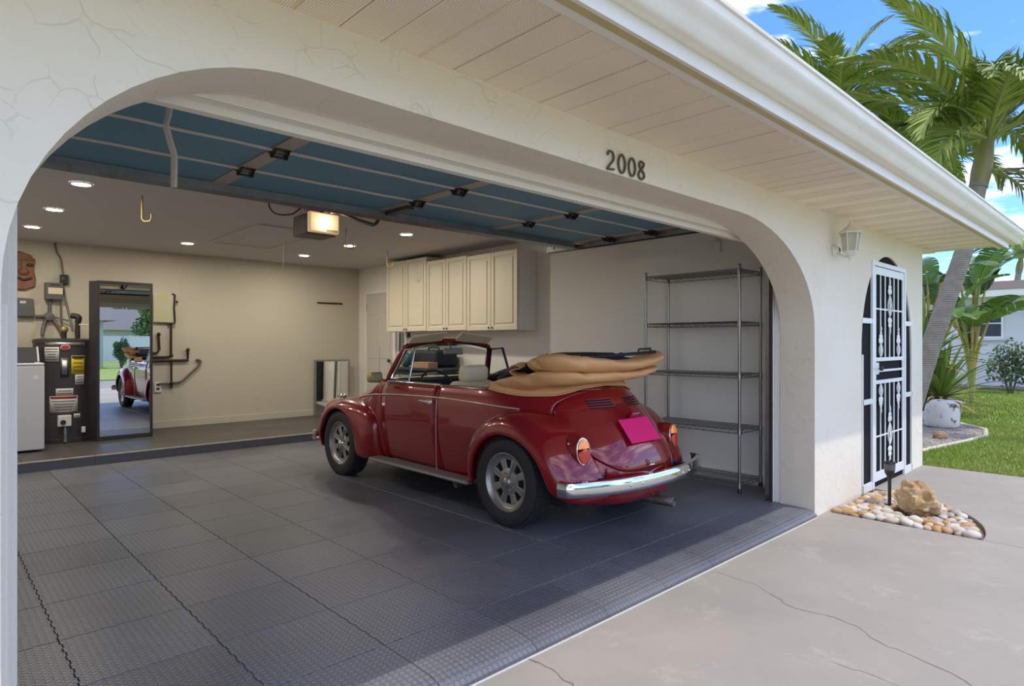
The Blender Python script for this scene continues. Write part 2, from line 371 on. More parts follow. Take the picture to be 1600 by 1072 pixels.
# raised platform across the back
YP = 7.94
pf = MB().box(XL, XR, YP+.012, YB, -.01, .088).build('floor_platform', M_CONC); struct(pf, 'low raised platform with dark tiles along the back wall')
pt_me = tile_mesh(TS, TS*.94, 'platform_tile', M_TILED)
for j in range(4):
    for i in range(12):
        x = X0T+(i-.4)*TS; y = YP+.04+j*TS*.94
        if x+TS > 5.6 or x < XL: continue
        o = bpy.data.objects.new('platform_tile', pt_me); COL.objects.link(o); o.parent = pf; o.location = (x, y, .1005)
M_EDGE = mat('worn_edge_strip', (.36, .33, .30), .7, bump=(30, .3, 4), var=(6, (.22, .21, .20), .8))
M_RISER = mat('riser_rubber', (.10, .105, .13), .5, bump=(25, .1, 3))
for k in range(7):
    x0 = -.36+k*.86
    if x0 > 5.4: continue
    MB().box(x0, min(x0+.855, XR-.01), YP-.008, YP+.038, .086, .1015).build('edge_strip', M_EDGE, pf, bevel=.005)
    MB().box(x0, min(x0+.857, XR-.01), YP-.004, YP+.011, .002, .086).build('riser_panel', M_RISER, pf)

# driveway, in slabs
def slab(name, x0, x1, y0, y1, z=GND):
    return struct(MB().box(x0, x1, y0, y1, z-.15, z).build(name, M_DRIVE, bevel=.006))
g_ = .006
def slabpoly(name, poly): return struct(MB().prism(poly, lambda a, b: (a, b, GND), (0, 0, -.15)).build(name, M_DRIVE, bevel=.005))
BEDC = (5.34, YF); BEDR = 1.10
arcp = [(BEDC[0]+BEDR*math.sin(R(a))*1.06, BEDC[1]-BEDR*math.cos(R(a))*.93) for a in range(0, 91, 6)]
drv = slabpoly('floor_driveway', [(-3.2, 1.955), (-3.2, -3.2), (5.335, -3.2), (5.335, 1.955)])
slabpoly('floor_walkway', [(5.341, -3.2), (8.16, -3.2), (8.16, YF+.3), (6.52, YF+.3), (6.505, YF)]+arcp[::-1][1:]+[(5.341, YF-BEDR)])

# hairline cracks of the drive
M_CRACK = mat('crack_dirt', (.16, .13, .10), .95)
def crack(px, w, seed):
    g = random.Random(seed); P = [on(u, v, 'z', GND) for u, v in px]; Q = []
    for a, b in zip(P[:-1], P[1:]):
        n = max(2, int((b-a).length/.035))
        for i in range(n): Q.append(a.lerp(b, i/n)+Vector((g.uniform(-.009, .009), g.uniform(-.009, .009), 0)))
    Q.append(P[-1]); vs_ = []
    for i, p in enumerate(Q):
        t = (Q[min(i+1, len(Q)-1)]-Q[max(i-1, 0)]).normalized(); ww = w*g.uniform(.4, 1.3); nn = Vector((-t.y, t.x, 0))*ww; vs_ += [p-nn+Vector((0, 0, .0008)), p+nn+Vector((0, 0, .0008))]
    MB().add(vs_, [(2*i, 2*i+1, 2*i+3, 2*i+2) for i in range(len(Q)-1)]).build('crack', M_CRACK, drv)
crack([(815, 1027), (836, 1034), (852, 1040), (868, 1052), (884, 1064), (896, 1072)], .0035, 1)
crack([(1105, 889), (1140, 901), (1180, 914), (1205, 928)], .0013, 2)
crack([(1205, 928), (1240, 951), (1300, 964), (1345, 982), (1372, 1004), (1430, 1027), (1490, 1054), (1520, 1074)], .0022, 3)
crack([(1300, 1034), (1380, 1062), (1410, 1074)], .0010, 4)
struct(MB().box(.14, 5.085, 1.9085, 1.914, GND, GND+.006).build('trim_threshold', mat('threshold_caulk', (.70, .66, .60), .7)), 'pale caulk line along the front of the ramp tiles')

# ------------------------------------------------------------------ eave: soffit panels, fascia, gutter, roof
so = MB().box(-3.2, 8.70, 1.30, YF, SOF+.012, SOF+.03).build('trim_6', M_SOF); struct(so, 'cream vinyl soffit of long narrow panels under the eave')
PW = .161
pan = []
for dots in (0, 1):
    b = MB(); b.prism([(.001, .010), (.001, .005), (.004, 0), (PW-.010, 0), (PW-.007, .005), (PW-.0005, .005), (PW-.0005, .011)], lambda a, z: (a, 1.345, z), (0, YF-1.345, 0))
    me = b.mesh('soffit_panel'); me.materials.append((M_SOF, M_SOFD)[dots]); pan.append(me)
k = 0; x = .863-16*PW
while x+PW < 8.70:
    o = bpy.data.objects.new('soffit_panel', pan[1 if (k % 6) < 5 and x < 4.4 else (k % 2)]); COL.objects.link(o); o.parent = so; o.location = (x, 0, SOF); x += PW; k += 1
sd = MB().box(XH, 8.70, YF, 9.9, SOF+.0, SOF+.03).build('trim_7', M_SOF); struct(sd, 'soffit around the side of the house')
M_FASC = mat('fascia_paint', (.80, .755, .66), .45, var=(4, (.72, .66, .54), .5)); M_GUT = mat('gutter_aluminium', (.86, .82, .72), .5, var=(3, (.78, .71, .58), .6)); M_OLIVE = mat('drip_edge_stain', (.50, .41, .17), .6, var=(5, (.60, .50, .26), .8))
fa = MB(); fa.box(-3.2, 8.72, 1.300, 1.345, SOF-.012, SOF+.0); fa.build('fascia_channel', M_FASC, so, bevel=.003)
MB().box(-3.2, 8.725, 1.264, 1.300, SOF-.015, SOF+.03).build('drip_strip', M_OLIVE, so)
struct(MB().prism([(1.246, SOF-.018), (1.264, SOF-.018), (1.264, SOF+.20), (1.246, SOF+.20)], lambda a, z: (-3.2, a, z), (8.725+3.2, 0, 0)).build('trim_8', M_FASC, bevel=.002), 'cream fascia board along the eave')
gut = thing('rain_gutter', 'white metal rain gutter running along the eave edge', 'gutter', (-3.2, 0, 0))
prof = [(1.262, SOF+.045), (1.205, SOF+.045), (1.190, SOF+.055), (1.178, SOF+.085), (1.160, SOF+.105), (1.140, SOF+.120), (1.131, SOF+.140), (1.130, SOF+.168), (1.120, SOF+.170), (1.118, SOF+.182), (1.134, SOF+.182), (1.138, SOF+.175),
        (1.139, SOF+.145), (1.150, SOF+.127), (1.168, SOF+.112), (1.185, SOF+.090), (1.197, SOF+.062), (1.208, SOF+.053), (1.255, SOF+.053)]
MB().prism(prof, lambda a, z: (0, a, z), (12.15, 0, 0)).build('trough', M_GUT, gut, smooth=50)
MB().prism([prof[0]]+prof[1:11]+[(1.262, SOF+.182)], lambda a, z: (12.15, a, z), (.006, 0, 0)).build('end_cap', M_GUT, gut)
M_ROOF = mat('roof_shingle', (.30, .27, .24), .9, bump=(30, .5, 3), var=(5, (.22, .20, .18), .8))
rf = MB().prism([(-.02+1.262, SOF+.195), (5.9, 3.75), (5.9, 3.80), (1.215, SOF+.225)], lambda a, z: (-3.3, a, z), (12.1, 0, 0)).build('roof', M_ROOF); struct(rf, 'shingled roof slope above the eave')
struct(MB().prism([(5.9, 3.75), (10.6, 2.56), (10.6, 2.61), (5.9, 3.80)], lambda a, z: (-3.3, a, z), (12.1, 0, 0)).build('roof_rear', M_ROOF), 'rear roof slope')
struct(MB().box(XH-.15, XH, YI, 9.99, GND-.1, ZW).build('wall_side', M_STUCCO), 'cream stucco side wall of the house')
struct(MB().box(-3.2, XL-.13, 9.8, 9.99, GND-.1, ZW).build('wall_rear_left', M_STUCCO)); struct(MB().box(-3.2, -3.05, YI, 9.8, GND-.1, ZW).build('wall_side_left', M_STUCCO))
# dark entry porch behind the security door
struct(MB().box(XR+.12, XR+.2, YI, 4.6, -.1, ZW).build('wall_entry_left', M_INWALL)); struct(MB().box(XR+.2, XH-.15, 4.5, 4.6, -.1, ZW).build('wall_entry_back', M_INWALL))
struct(MB().box(XR+.2, XH-.15, YI, 4.5, -.15, -.05).build('floor_entry', M_CONC)); struct(MB().box(XR+.2, XH-.15, YI, 4.5, 2.5, 2.6).build('ceiling_entry', M_INWALL))

# ------------------------------------------------------------------ the red convertible (local: y forward from the rear axle, x right)
M_PAINT = mat('red_car_paint', (.25, .006, .010), .25, 0.1, coat=1.0, spec=.3)
M_TAN = mat('tan_vinyl_top', (.72, .385, .155), .62, bump=(38, .12, 3), var=(5, (.64, .33, .125), .5))
M_CREAM = mat('cream_upholstery', (.82, .66, .42), .55, bump=(60, .08, 2))
M_CLOTH = mat('black_lining', (.012, .012, .014), .8)
M_RUBBER = mat('tyre_rubber', (.022, .022, .023), .72, bump=(60, .15, 3))
M_ALLOY = mat('wheel_alloy', (.40, .385, .36), .38, .75, var=(20, (.30, .285, .26), .5))
M_HOLE = mat('wheel_shadow_gap', (.008, .008, .008), .9)
M_MOULD = mat('cream_moulding', (.72, .55, .46), .3, .4)
M_GLASS = mat('clear_glass', (.92, .96, .95), .02, trans=1.0, ior=1.1, spec=.4)
M_RBOARD = mat('grey_running_board', (.20, .185, .17), .55, bump=(50, .2, 2))
M_RUST = mat('exhaust_metal', (.13, .10, .085), .55, .7, var=(30, (.22, .17, .13), .8))
M_AMBER = mat('amber_lens', (.85, .26, .02), .12, coat=.8, emit=((.9, .25, .01), .12)); M_RED = mat('red_lens', (.62, .035, .015), .12, coat=.8)
M_MAG = mat('blank_magenta_plate', (.80, .0, .15), .6)
M_BRASS = mat('brass', (.42, .33, .13), .5, .6)

CARX, CARY = 3.755, 3.262
car = thing('convertible_car', 'dark red rounded vintage convertible car with its tan top folded down', 'car', (CARX, CARY, 0))
Wz = crv([.24, .35, .5, .65, .8, .88, .95, 1.0], [.61, .65, .678, .692, .692, .680, .655, .625])
Nz = crv([.24, .42, .55, .7, 1.0], [3.5, 3.3, 2.9, 2.45, 2.3])
Sr = crv([.24, .33, .42, .55, .68, .8, .87, .95, 1.0], [-.70, -.715, -.71, -.675, -.60, -.49, -.425, -.352, -.30])
Sf = crv([.24, .40, .55, .65, .75, .85, .92, .96, .985], [2.92, 2.98, 2.98, 2.90, 2.72, 2.42, 2.14, 1.95, 1.84])
SCR, SCF, NF = .50, 1.72, 2.15
def body(q, z, off=0.0):
    w = Wz(z)+off
    if q <= 1:
        n = Nz(z); a = max(q, 0)*math.pi/2
        return (w*math.sin(a)**(2/n), SCR-(SCR-Sr(z)+off)*max(math.cos(a), 0)**(2/n), z)
    if q <= 2: return (w+.012*math.sin((q-1)*math.pi), SCR+(SCF-SCR)*(q-1), z)
    a = (3-q)*math.pi/2
    return (w*max(math.sin(a), 0)**(2/NF), SCF+(Sf(z)-SCF+off)*max(math.cos(a), 0)**(2/NF), z)
def q_of_x(x, z):
    return math.asin(min(1, (abs(x)/Wz(z)))**(Nz(z)/2))/(math.pi/2)
def q_of_s(s, z):
    if s >= SCF: return 3-math.acos(min(1, ((s-SCF)/(Sf(z)-SCF)))**(NF/2))/(math.pi/2) if s < Sf(z) else 3
    if s >= SCR: return 1+(s-SCR)/(SCF-SCR)
    return math.acos(min(1, (SCR-s)/(SCR-Sr(z)))**(Nz(z)/2))/(math.pi/2)
Xlid = crv([.405, .425, .46, .52, .60, .70, .80, .86, .91, .945, .97], [.0, .25, .345, .43, .48, .505, .505, .47, .38, .25, .0])
QD1, QD2 = q_of_s(.865, .6), q_of_s(1.705, .6)
ZT = .960
sh = MB()
for sd_ in (1, -1):
    def P(q, z, off=0): p = body(q, z, off); return (p[0]*sd_, p[1], p[2])
    def ql(z): return q_of_x(Xlid(z), z)+.007 if .405 < z < .97 else 0
    sh.grid(lambda u, v: P(u*(QD1-.003), .210+.1945*v), 40, 6)
    sh.grid(lambda u, v: P(ql(.405+(ZT-.405)*v)*(1-u)+(QD1-.003)*u, .405+(ZT-.405)*v), 40, 34)
    sh.grid(lambda u, v: P(u*.90, ZT+.022*v), 40, 3)
    # front: scuttle side and nose below the bonnet
    def zh(q): return .845-.30*max(0, (q-2.15))/.85
    sh.grid(lambda u, v: P(QD2+.004+u*(3-QD2-.004), .228+(zh(QD2+u*(3-QD2))-.228)*v), 34, 14)
    sh.grid(lambda u, v: P(QD1-.003+u*(QD2-QD1+.007), .228+.0353*v), 10, 2)
    sh.grid(lambda u, v: P(QD2+.004+u*(2.12-QD2), .845+(.985-.845)*v), 6, 8)
sh.build('body_shell', M_PAINT, car, smooth=50, solid=.010, weld=True)
# bonnet
hd = MB()
def hood(u, v):
    a = (u-.5)*2; q = 3-abs(a)*.87; zz = .850-.30*max(0, (q-2.13))/.87; z = zz+(.985-zz)*v; p = body(q, z, .002); return (p[0]*(1 if a >= 0 else -1), p[1], p[2])
hd.grid(hood, 41, 22); hb = hd.build('bonnet', M_PAINT, car, smooth=60, solid=.008)
cw = MB(); cw.grid(lambda u, v: (lambda p, a: (p[0]*a, p[1]*(1-v)+1.66*v, .985-.008*v))(body(3-abs((u-.5)*2), .985), 1 if u >= .5 else -1), 33, 4); cw.build('scuttle', M_PAINT, car, smooth=60)
# engine lid
ld = MB()
def lid(u, v):
    z = .408+(.967-.408)*v; q = q_of_x(Xlid(z), z); a = (u-.5)*2; p = body(abs(a)*q, z, .004+.010*(1-abs(a)**6)*math.sin(math.pi*min(1, v*1.02))**.5)
    return (p[0]*(1 if a >= 0 else -1), p[1], p[2])
ld.grid(lid, 41, 40); elid = ld.build('engine_lid', M_PAINT, car, smooth=60, solid=.010)
def lidpt(x, z, off=.016): p = body(q_of_x(x, z), z, off); return Vector((x, p[1], z))
lv = []
for sg in (-1, 1):
    for k in range(4):
        z = .842+k*.017; pts = [lidpt(sg*(.075+.22*t/8)-0.0, z-.004*t/8, .017) for t in range(9)]
        MB().tube(pts, .0042, 6).build('louvre', M_CLOTH, elid, smooth=60)
        MB().tube([p+Vector((0, -.003, .008)) for p in pts], .0036, 6).build('louvre_lip', M_PAINT, elid, smooth=60)
pc = lidpt(0, .683, .03); tl = math.atan2(Sr(.75)-Sr(.62), .13)
PM = Matrix.Translation(pc) @ Matrix.Rotation(-tl, 4, 'X')
MB().box(-.178, .178, -.004, .003, -.098, .098, PM).build('number_plate', M_MAG, elid, bevel=.012)
MB().box(-.05, .05, -.05, .01, .10, .135, PM).build('plate_light', M_PAINT, elid, bevel=.012)
pb = lidpt(0, .475, .03); em = MB(); em.tube([pb+Vector((.018*math.cos(a), -.004, .018*math.sin(a)-.005)) for a in [k*math.pi/6 for k in range(12)]], .004, 6, True)
em.tube([pb+Vector((-.012, -.004, .008)), pb+Vector((0, -.004, -.016)), pb+Vector((.012, -.004, .008))], .003, 5); em.tube([pb+Vector((-.03, .0, -.03)), pb+Vector((.03, 0, -.03))], .006, 6)
em.build('lid_handle', M_CHROME, elid, smooth=60)
ch = [lidpt(-.26+.0*t, .80, .012) for t in range(2)]
# cream moulding along the belt
zb = crv([-.02, .4, .85, 1.3, 1.75, 2.1, 2.45], [.828, .852, .862, .856, .835, .80, .74])
for sg in (-1, 1):
    pts = []
    for k in range(50):
        s_ = -.02+k*(2.35+.02)/49; z = zb(s_); p = body(q_of_s(s_, z), z, .006); pts.append((p[0]*sg, p[1], p[2]))
    MB().tube(pts, .0055, 6).build('belt_moulding', M_MOULD, car, smooth=60)
# doors
for sg in (-1, 1):
    d = MB(); d.grid(lambda u, v: (lambda p: (p[0]*sg, p[1], p[2]))(body(QD1+.003+(QD2-QD1-.004)*u, .262+(.955-.262)*v, .002)), 12, 22)
    dr = d.build('door', M_PAINT, car, smooth=50, solid=.02)
    hx = sg*.722; h = MB(); h.cbox((hx, .93, .822), (.020, .07, .034)); h.tube([(hx+sg*.012, .92, .824), (hx+sg*.020, 1.0, .826), (hx+sg*.012, 1.06, .826)], .011, 8)
    h.build('door_handle', M_CHROME, dr, bevel=.004, smooth=40)
    MB().tube([(sg*(.70+.008*math.sin(math.pi*k/10)), .862, .27+.58*k/10) for k in range(11)], .003, 6).build('gap_bead', M_MOULD, dr, smooth=60)
    MB().tube([(sg*.652, .87, .960), (sg*.655, 1.2, .960), (sg*.645, 1.68, .960)], .010, 8).build('window_sill', M_CHROME, dr, smooth=60)
# wings
def bez(a, b, c, d, t): return a*(1-t)**3+b*3*t*(1-t)**2+c*3*t*t*(1-t)+d*t**3
def wing(J, Lp, sg, name):
    jj = spline([(max(0.0, body(q_of_s(min(max(s, Sr(z)+.002), Sf(z)-.002), z), z)[0]-.015), s, z) for s, z in J], 49); ll = spline([(x, s, z) for s, z, x in Lp], 49)
    def f(u, v):
        i = int(round(u*48)); a, d = jj[i], ll[i]; dx = d.x-a.x
        b = a+Vector((dx*.62, 0, 0)); c = Vector((d.x+.008, d.y+(a.y-d.y)*.62, d.z+(a.z-d.z)*.62))
        p = bez(a, b, c, d, min(1, v/.94))
        if v > .94: p = d+Vector((-.03*(v-.94)/.06, 0, 0))+(a-d).normalized()*.0
        return (p.x*sg, p.y, p.z)
    return MB().grid(f, 49, 22).build(name, M_PAINT, car, smooth=60, solid=.006)
RJ = [(.43, .25), (.435, .40), (.41, .56), (.29, .70), (.11, .795), (-.07, .825), (-.25, .80), (-.39, .725), (-.50, .61), (-.585, .49), (-.64, .36), (-.64, .245)]
RL = [(.360, .25, .755), (.345, .36, .775), (.305, .47, .785), (.215, .575, .79), (.095, .64, .79), (-.04, .655, .79), (-.17, .63, .79), (-.285, .565, .785), (-.365, .48, .78), (-.41, .38, .765), (-.45, .30, .74), (-.53, .250, .66)]
FJ = [(1.80, .225), (1.80, .40), (1.82, .58), (1.94, .69), (2.15, .742), (2.40, .765), (2.62, .755), (2.80, .70), (2.90, .60), (2.95, .48), (2.96, .36), (2.94, .27)]
FL_ = [(2.40+.35*math.cos(R(a))*-1*-1, .315+.345*math.sin(R(a)), .785-(.03 if abs(a-90) > 85 else 0)) for a in np.linspace(193, -10, 12)]
tails = {}
for sg in (-1, 1):
    rw = wing(RJ, RL, sg, 'rear_wing'); wing(FJ, FL_, sg, 'front_wing')
    # tail light: dark red pod and a lens in amber above, red below
    ax = Vector((sg*.10, -1, .10)).normalized(); X = Vector((1, 0, 0)); X = (X-ax*X.dot(ax)).normalized(); Y = ax.cross(X)*-1
    if Y.z < 0: Y = -Y
    c = Vector((sg*.545, -.555, .575))
    B = Matrix((X, Y, ax)).transposed().to_4x4()
    def ell(r1, r2, d, n=28, k=1.0): return [c+ax*d+X*(r1*math.cos(a))+Y*(r2*math.sin(a)*(1.08 if math.sin(a) > 0 else .96)) for a in [2*math.pi*i/n for i in range(n)]]
    def loops(m, ls):
        for i in range(len(ls)-1):
            n = len(ls[i]); m.add(ls[i]+ls[i+1], [(k, (k+1) % n, n+(k+1) % n, n+k) for k in range(n)])
        m.add(ls[-1], [tuple(range(len(ls[-1])))]); return m
    loops(MB(), [ell(.088, .112, -.17), ell(.080, .102, -.05), ell(.064, .092, .0)]).build('tail_light_pod', M_PAINT, rw, smooth=50)
    MB().tube(ell(.058, .085, .004), .006, 6, True).build('tail_light_rim', M_CHROME, rw, smooth=60)
    def half(up):
        m = MB(); 
        def f(u, v):
            a = (math.pi*u if up else math.pi+math.pi*u); k = 1-v; y = math.sin(a)*.081*(1.08 if up else .96); y = y*k+(0.024)*(1-k) if not up else y*k+.024*(1-k)
            if up: y = max(y, .024)
            else: y = min(y, .024)
            x = .055*math.cos(a)*k
            return c+ax*(.006+.022*math.sqrt(max(0, 1-(x/.060)**2-(y/.095)**2)))+X*x+Y*y
        return m.grid(f, 22, 8)
    half(True).build('amber_lens', M_AMBER, rw, smooth=60); half(False).build('red_lens', M_RED, rw, smooth=60)
    # headlamp and indicator on the front wing
    hc = Vector((sg*.53, 2.90, .60)); H_ = Matrix.Translation(hc) @ Matrix.Rotation(R(-90), 4, 'X')
    fw_ = MB(); fw_.lathe([(.115, -.14), (.115, .0), (.105, .02)], 24, H_); fw_.build('headlamp_bowl', M_PAINT, car, smooth=50)
    MB().lathe([(.112, .0), (.110, .022), (.095, .026), (.093, .018)], 24, H_).build('headlamp_ring', M_CHROME, car, smooth=50)
    MB().lathe([(.094, .016), (.07, .04), (.03, .05), (.001, .052)], 24, H_).build('headlamp_lens', M_GLASS, car, smooth=60)
    MB().ball((sg*.60, 2.62, .765), (.045, .085, .022), 14, 8).build('indicator', M_CHROME, car, smooth=60)
    # running board
    rb = MB().box(min(sg*.635, sg*.770), max(sg*.635, sg*.770), .40, 1.815, .232, .262).build('running_board', M_RBOARD, car, bevel=.010)
    MB().box(min(sg*.768, sg*.776), max(sg*.768, sg*.776), .41, 1.80, .240, .254).build('board_trim', M_ALLOY, rb, bevel=.003)
    MB().cyl((sg*.60, .62, .20), (sg*.70, .62, .19), .028, n=12).build('jacking_tube', M_RUST, car, smooth=40)
    MB().tube([(sg*(.405-.0*t), -.645-.0*t, .30+t*.16) for t in (0, .5, 1)], .004, 6).build('apron_bead', M_CLOTH, car)
# bumpers
def bumper(sign, y0, y1, name, z=.368):
    path = [Vector((x, 0, z)) for x in np.linspace(-.76, .76, 41)]
    for p in path: p.y = y0+(y1-y0)*abs(p.x/.76)**2.3
    e = .085*sign
    path = [Vector((-.80, y1+e*1.1, z)), Vector((-.795, y1+e*.5, z)), Vector((-.785, y1+e*.2, z))]+path+[Vector((.785, y1+e*.2, z)), Vector((.795, y1+e*.5, z)), Vector((.80, y1+e*1.1, z))]
    prof = [(-.020, -.050), (.006, -.046), (.014, -.030), (.017, 0), (.014, .030), (.006, .046), (-.020, .050), (-.014, .040), (-.004, .028), (0, 0), (-.004, -.028), (-.014, -.040)]
    vs_ = []; m = len(prof)
    for i, p in enumerate(path):
        t = (path[min(i+1, len(path)-1)]-path[max(i-1, 0)]).normalized(); nrm = Vector((t.y, -t.x, 0))*(1 if sign > 0 else -1)
        if nrm.y*sign > 0 and abs(t.x) > .5: nrm = -nrm
        for a, b in prof: vs_.append(p+nrm*a+Vector((0, 0, b)))
    fs_ = [(i*m+k, i*m+(k+1) % m, (i+1)*m+(k+1) % m, (i+1)*m+k) for i in range(len(path)-1) for k in range(m)]+[tuple(range(m)), tuple((len(path)-1)*m+k for k in range(m))]
    b = MB().add(vs_, fs_).build(name, M_CHROME, car, smooth=50)
    for x in (-.36, -.25, .25, .36): MB().ball((x, y0+(y1-y0)*abs(x/.76)**2.3-.016*sign, z), (.010, .007, .010), 10, 6).build('bumper_bolt', M_CHROME, b, smooth=60)
    for x in (-.45, .45): MB().box(x-.02, x+.02, min(y0+.10*sign, y0+.28*sign), max(y0+.10*sign, y0+.28*sign), z-.03, z+.03).build('bumper_bracket', M_CLOTH, b)
    return b
bumper(1, -.825, -.66, 'rear_bumper'); bumper(-1, 3.08, 2.90, 'front_bumper', .36)
MB().tube([(.05, -.40, .19), (.11, -.55, .175), (.165, -.72, .162), (.18, -.80, .158)], .036, 14, caps=False).build('tailpipe', M_RUST, car, smooth=50, solid=.004)
MB().cyl((-.28, -.44, .235), (.28, -.44, .235), .06, n=20).build('silencer', M_RUST, car, smooth=40)
MB().box(-.58, .58, -.45, 2.75, .175, .245).build('floor_pan', M_CLOTH, car, bevel=.02)
# wheels
def wheel(sg, y):
    T = Matrix.Translation((sg*.660, y, .315)) @ Matrix.Rotation(R(90*sg), 4, 'Y')
    def MM(b, nm, m, par=None, sm=40, **kw): return b.build(nm, m, par or car, smooth=sm, **kw)
    r = MB(); r.lathe([(.200, -.07), (.200, .05), (.214, .068), (.217, .078), (.205, .080), (.196, .066), (.186, .052), (.176, .048)], 40, T)
    wr_ = MM(r, 'wheel_rim', M_ALLOY)
    MB().lathe([(.212, -.088), (.245, -.096), (.285, -.094), (.308, -.080), (.3155, -.05), (.3155, .05), (.308, .080), (.285, .094), (.245, .096), (.212, .084), (.20, .06), (.20, -.06), (.212, -.088)], 56, T).build('tyre', M_RUBBER, wr_, smooth=35)
    tr = MB()
    for k in range(56):
        a = 2*math.pi*k/56
        for off in (-.058, .058, 0):
            Q = T @ Matrix.Rotation(a+(0.03 if off == 0 else 0), 4, 'Z') @ Matrix.Translation((.316, 0, off)) @ Matrix.Rotation(R(25 if off > 0 else -25 if off < 0 else 0), 4, 'X')
            tr.box(-.002, .003, -.0115, .0115, -.022, .022, Q)
    tr.build('tread', M_RUBBER, wr_)
    MB().lathe([(.19, .022), (.001, .022)], 32, T).build('wheel_shade_disc', M_HOLE, wr_)  # near-black disc painted as the shade seen through the wheel windows
    # face plate with eight windows: built from a ring, a hub plate and eight webs with raised ribs
    MB().lathe([(.001, .052), (.085, .052), (.096, .046), (.096, .03)], 32, T).build('hub_plate', M_ALLOY, wr_, smooth=40)
    MB().lathe([(.182, .052), (.158, .046), (.157, .03)], 40, T).build('rim_ring', M_ALLOY, wr_, smooth=40)
    for k in range(8):
        Q = T @ Matrix.Rotation(2*math.pi*(k+.5)/8, 4, 'Z')
        sp = MB().prism([(.080, -.021), (.165, -.030), (.165, .030), (.080, .021)], lambda a, b: Q @ Vector((a, b, .050)), (Q.to_3x3() @ Vector((0, 0, -.022))))
        s1 = sp.build('spoke', M_ALLOY, wr_, bevel=.006)
        if k % 2 == 0 or True: MB().tube([Q @ Vector((.045, 0, .055)), Q @ Vector((.11, 0, .056)), Q @ Vector((.160, 0, .052))], [.009, .007, .006], 8).build('spoke_rib', M_ALLOY, wr_, smooth=60) if k % 2 else None
    MB().lathe([(.040, .05), (.038, .066), (.026, .078), (.001, .082)], 24, T).build('hub_cap', M_ALLOY if y < 1 else M_CHROME, wr_, smooth=50)
    for k in range(4):
        Q = T @ Matrix.Rotation(2*math.pi*k/4+.4, 4, 'Z'); MB().cyl(Q @ Vector((.062, 0, .045)), Q @ Vector((.062, 0, .064)), .010, .009, 8).build('wheel_bolt', M_ALLOY, wr_)
for sg in (-1, 1):
    for y in (0, 2.42): wheel(sg, y)
# inner wheel wells and cabin tub
def sup(a, hw, hl, n, cy): c, s_ = math.cos(a), math.sin(a); return (hw*abs(c)**(2/n)*(1 if c >= 0 else -1), cy+hl*abs(s_)**(2/n)*(1 if s_ >= 0 else -1))
tb = MB(); lev = [(.640, .98, .952), (.60, .93, .962), (.565, .90, .95), (.56, .88, .34), (.0, .0, .33)]
tb.grid(lambda u, v: (lambda k: (*sup(2*math.pi*u, lev[k][0], lev[k][1], 4.5, .78), lev[k][2]))(int(round(v*4))), 64, 5, True)
tb.build('cabin_lining', M_CLOTH, car, smooth=30)
dash = MB().prism([(1.72, .975), (1.62, .985), (1.55, .955), (1.53, .86), (1.60, .74), (1.72, .74)], lambda a, b: (-.56, a, b), (1.12, 0, 0)).build('dashboard', M_CLOTH, car, bevel=.015)
MB().box(.08, .50, 1.524, 1.545, .80, .90).build('glovebox', M_CLOTH, dash, bevel=.008)
sw = Matrix.Translation((-.31, 1.36, .885)) @ Matrix.Rotation(R(62), 4, 'X')
swh = MB().tube([sw @ Vector((.19*math.cos(a), .19*math.sin(a), 0)) for a in [k*2*math.pi/32 for k in range(32)]], .011, 8, True).build('steering_wheel', M_BLACK, car, smooth=60)
for a in (R(0), R(180), R(270)): MB().tube([sw @ Vector((.03*math.cos(a), .03*math.sin(a), .02)), sw @ Vector((.185*math.cos(a), .185*math.sin(a), 0))], .008, 6).build('steering_spoke', M_ALLOY, swh)
MB().cyl(sw @ Vector((0, 0, -.25)), sw @ Vector((0, 0, .03)), .03, n=12).build('steering_column', M_BLACK, swh)
# seats
def rbox(nm, m, c, sz, par, M=None, bev=.04): return MB().cbox(c, sz, M).build(nm, m, par, smooth=50, bevel=bev, seg=4)
for sg in (-1, 1):
    tilt = Matrix.Rotation(R(-14), 3, 'X')
    st = rbox('seat_cushion', M_CREAM, (sg*.315, 1.14, .50), (.47, .50, .17), car)
    rbox('backrest', M_CREAM, (sg*.315, .905, .735), (.46, .13, .50), st, Matrix.Rotation(R(10), 3, 'X'), .055)
    rbox('headrest', M_CREAM, (sg*.315, .855, 1.043), (.285, .115, .150), st, Matrix.Rotation(R(6), 3, 'X'), .050)
    for d in (-.06, .06): MB().cyl((sg*.315+d, .87, .93), (sg*.315+d, .86, 1.02), .007, n=8).build('headrest_post', M_CHROME, st)
rbox('rear_seat', M_CREAM, (0, .25, .52), (.96, .42, .18), car); rbox('rear_backrest', M_CREAM, (0, .04, .75), (.96, .14, .42), car, Matrix.Rotation(R(12), 3, 'X'))
# windscreen
fr_pts = spline([(-.615, 1.745, .955), (-.575, 1.69, 1.09), (-.525, 1.615, 1.235), (-.47, 1.605, 1.285), (-.25, 1.625, 1.318), (0, 1.635, 1.330), (.25, 1.625, 1.318), (.47, 1.605, 1.285), (.525, 1.615, 1.235), (.575, 1.69, 1.09), (.615, 1.745, .955)], 61)
wsf = MB().tube(fr_pts, .024, 10).build('windscreen_frame', M_PAINT, car, smooth=60)
def glass(u, v):
    a = (u-.5)*2; bx, by, bz = .600*a, 1.79-.05*a*a, .972; tx, ty, tz = .505*a, 1.632-.028*a*a, 1.325-.065*abs(a)**2.6
    return (bx+(tx-bx)*v, by+(ty-by)*v, bz+(tz-bz)*v)
MB().grid(glass, 21, 8).build('windscreen', M_GLASS, wsf, smooth=60, solid=.004)
MB().tube([glass(k/20, 0) for k in range(21)], .011, 6).build('windscreen_seal', M_BLACK, wsf, smooth=60)
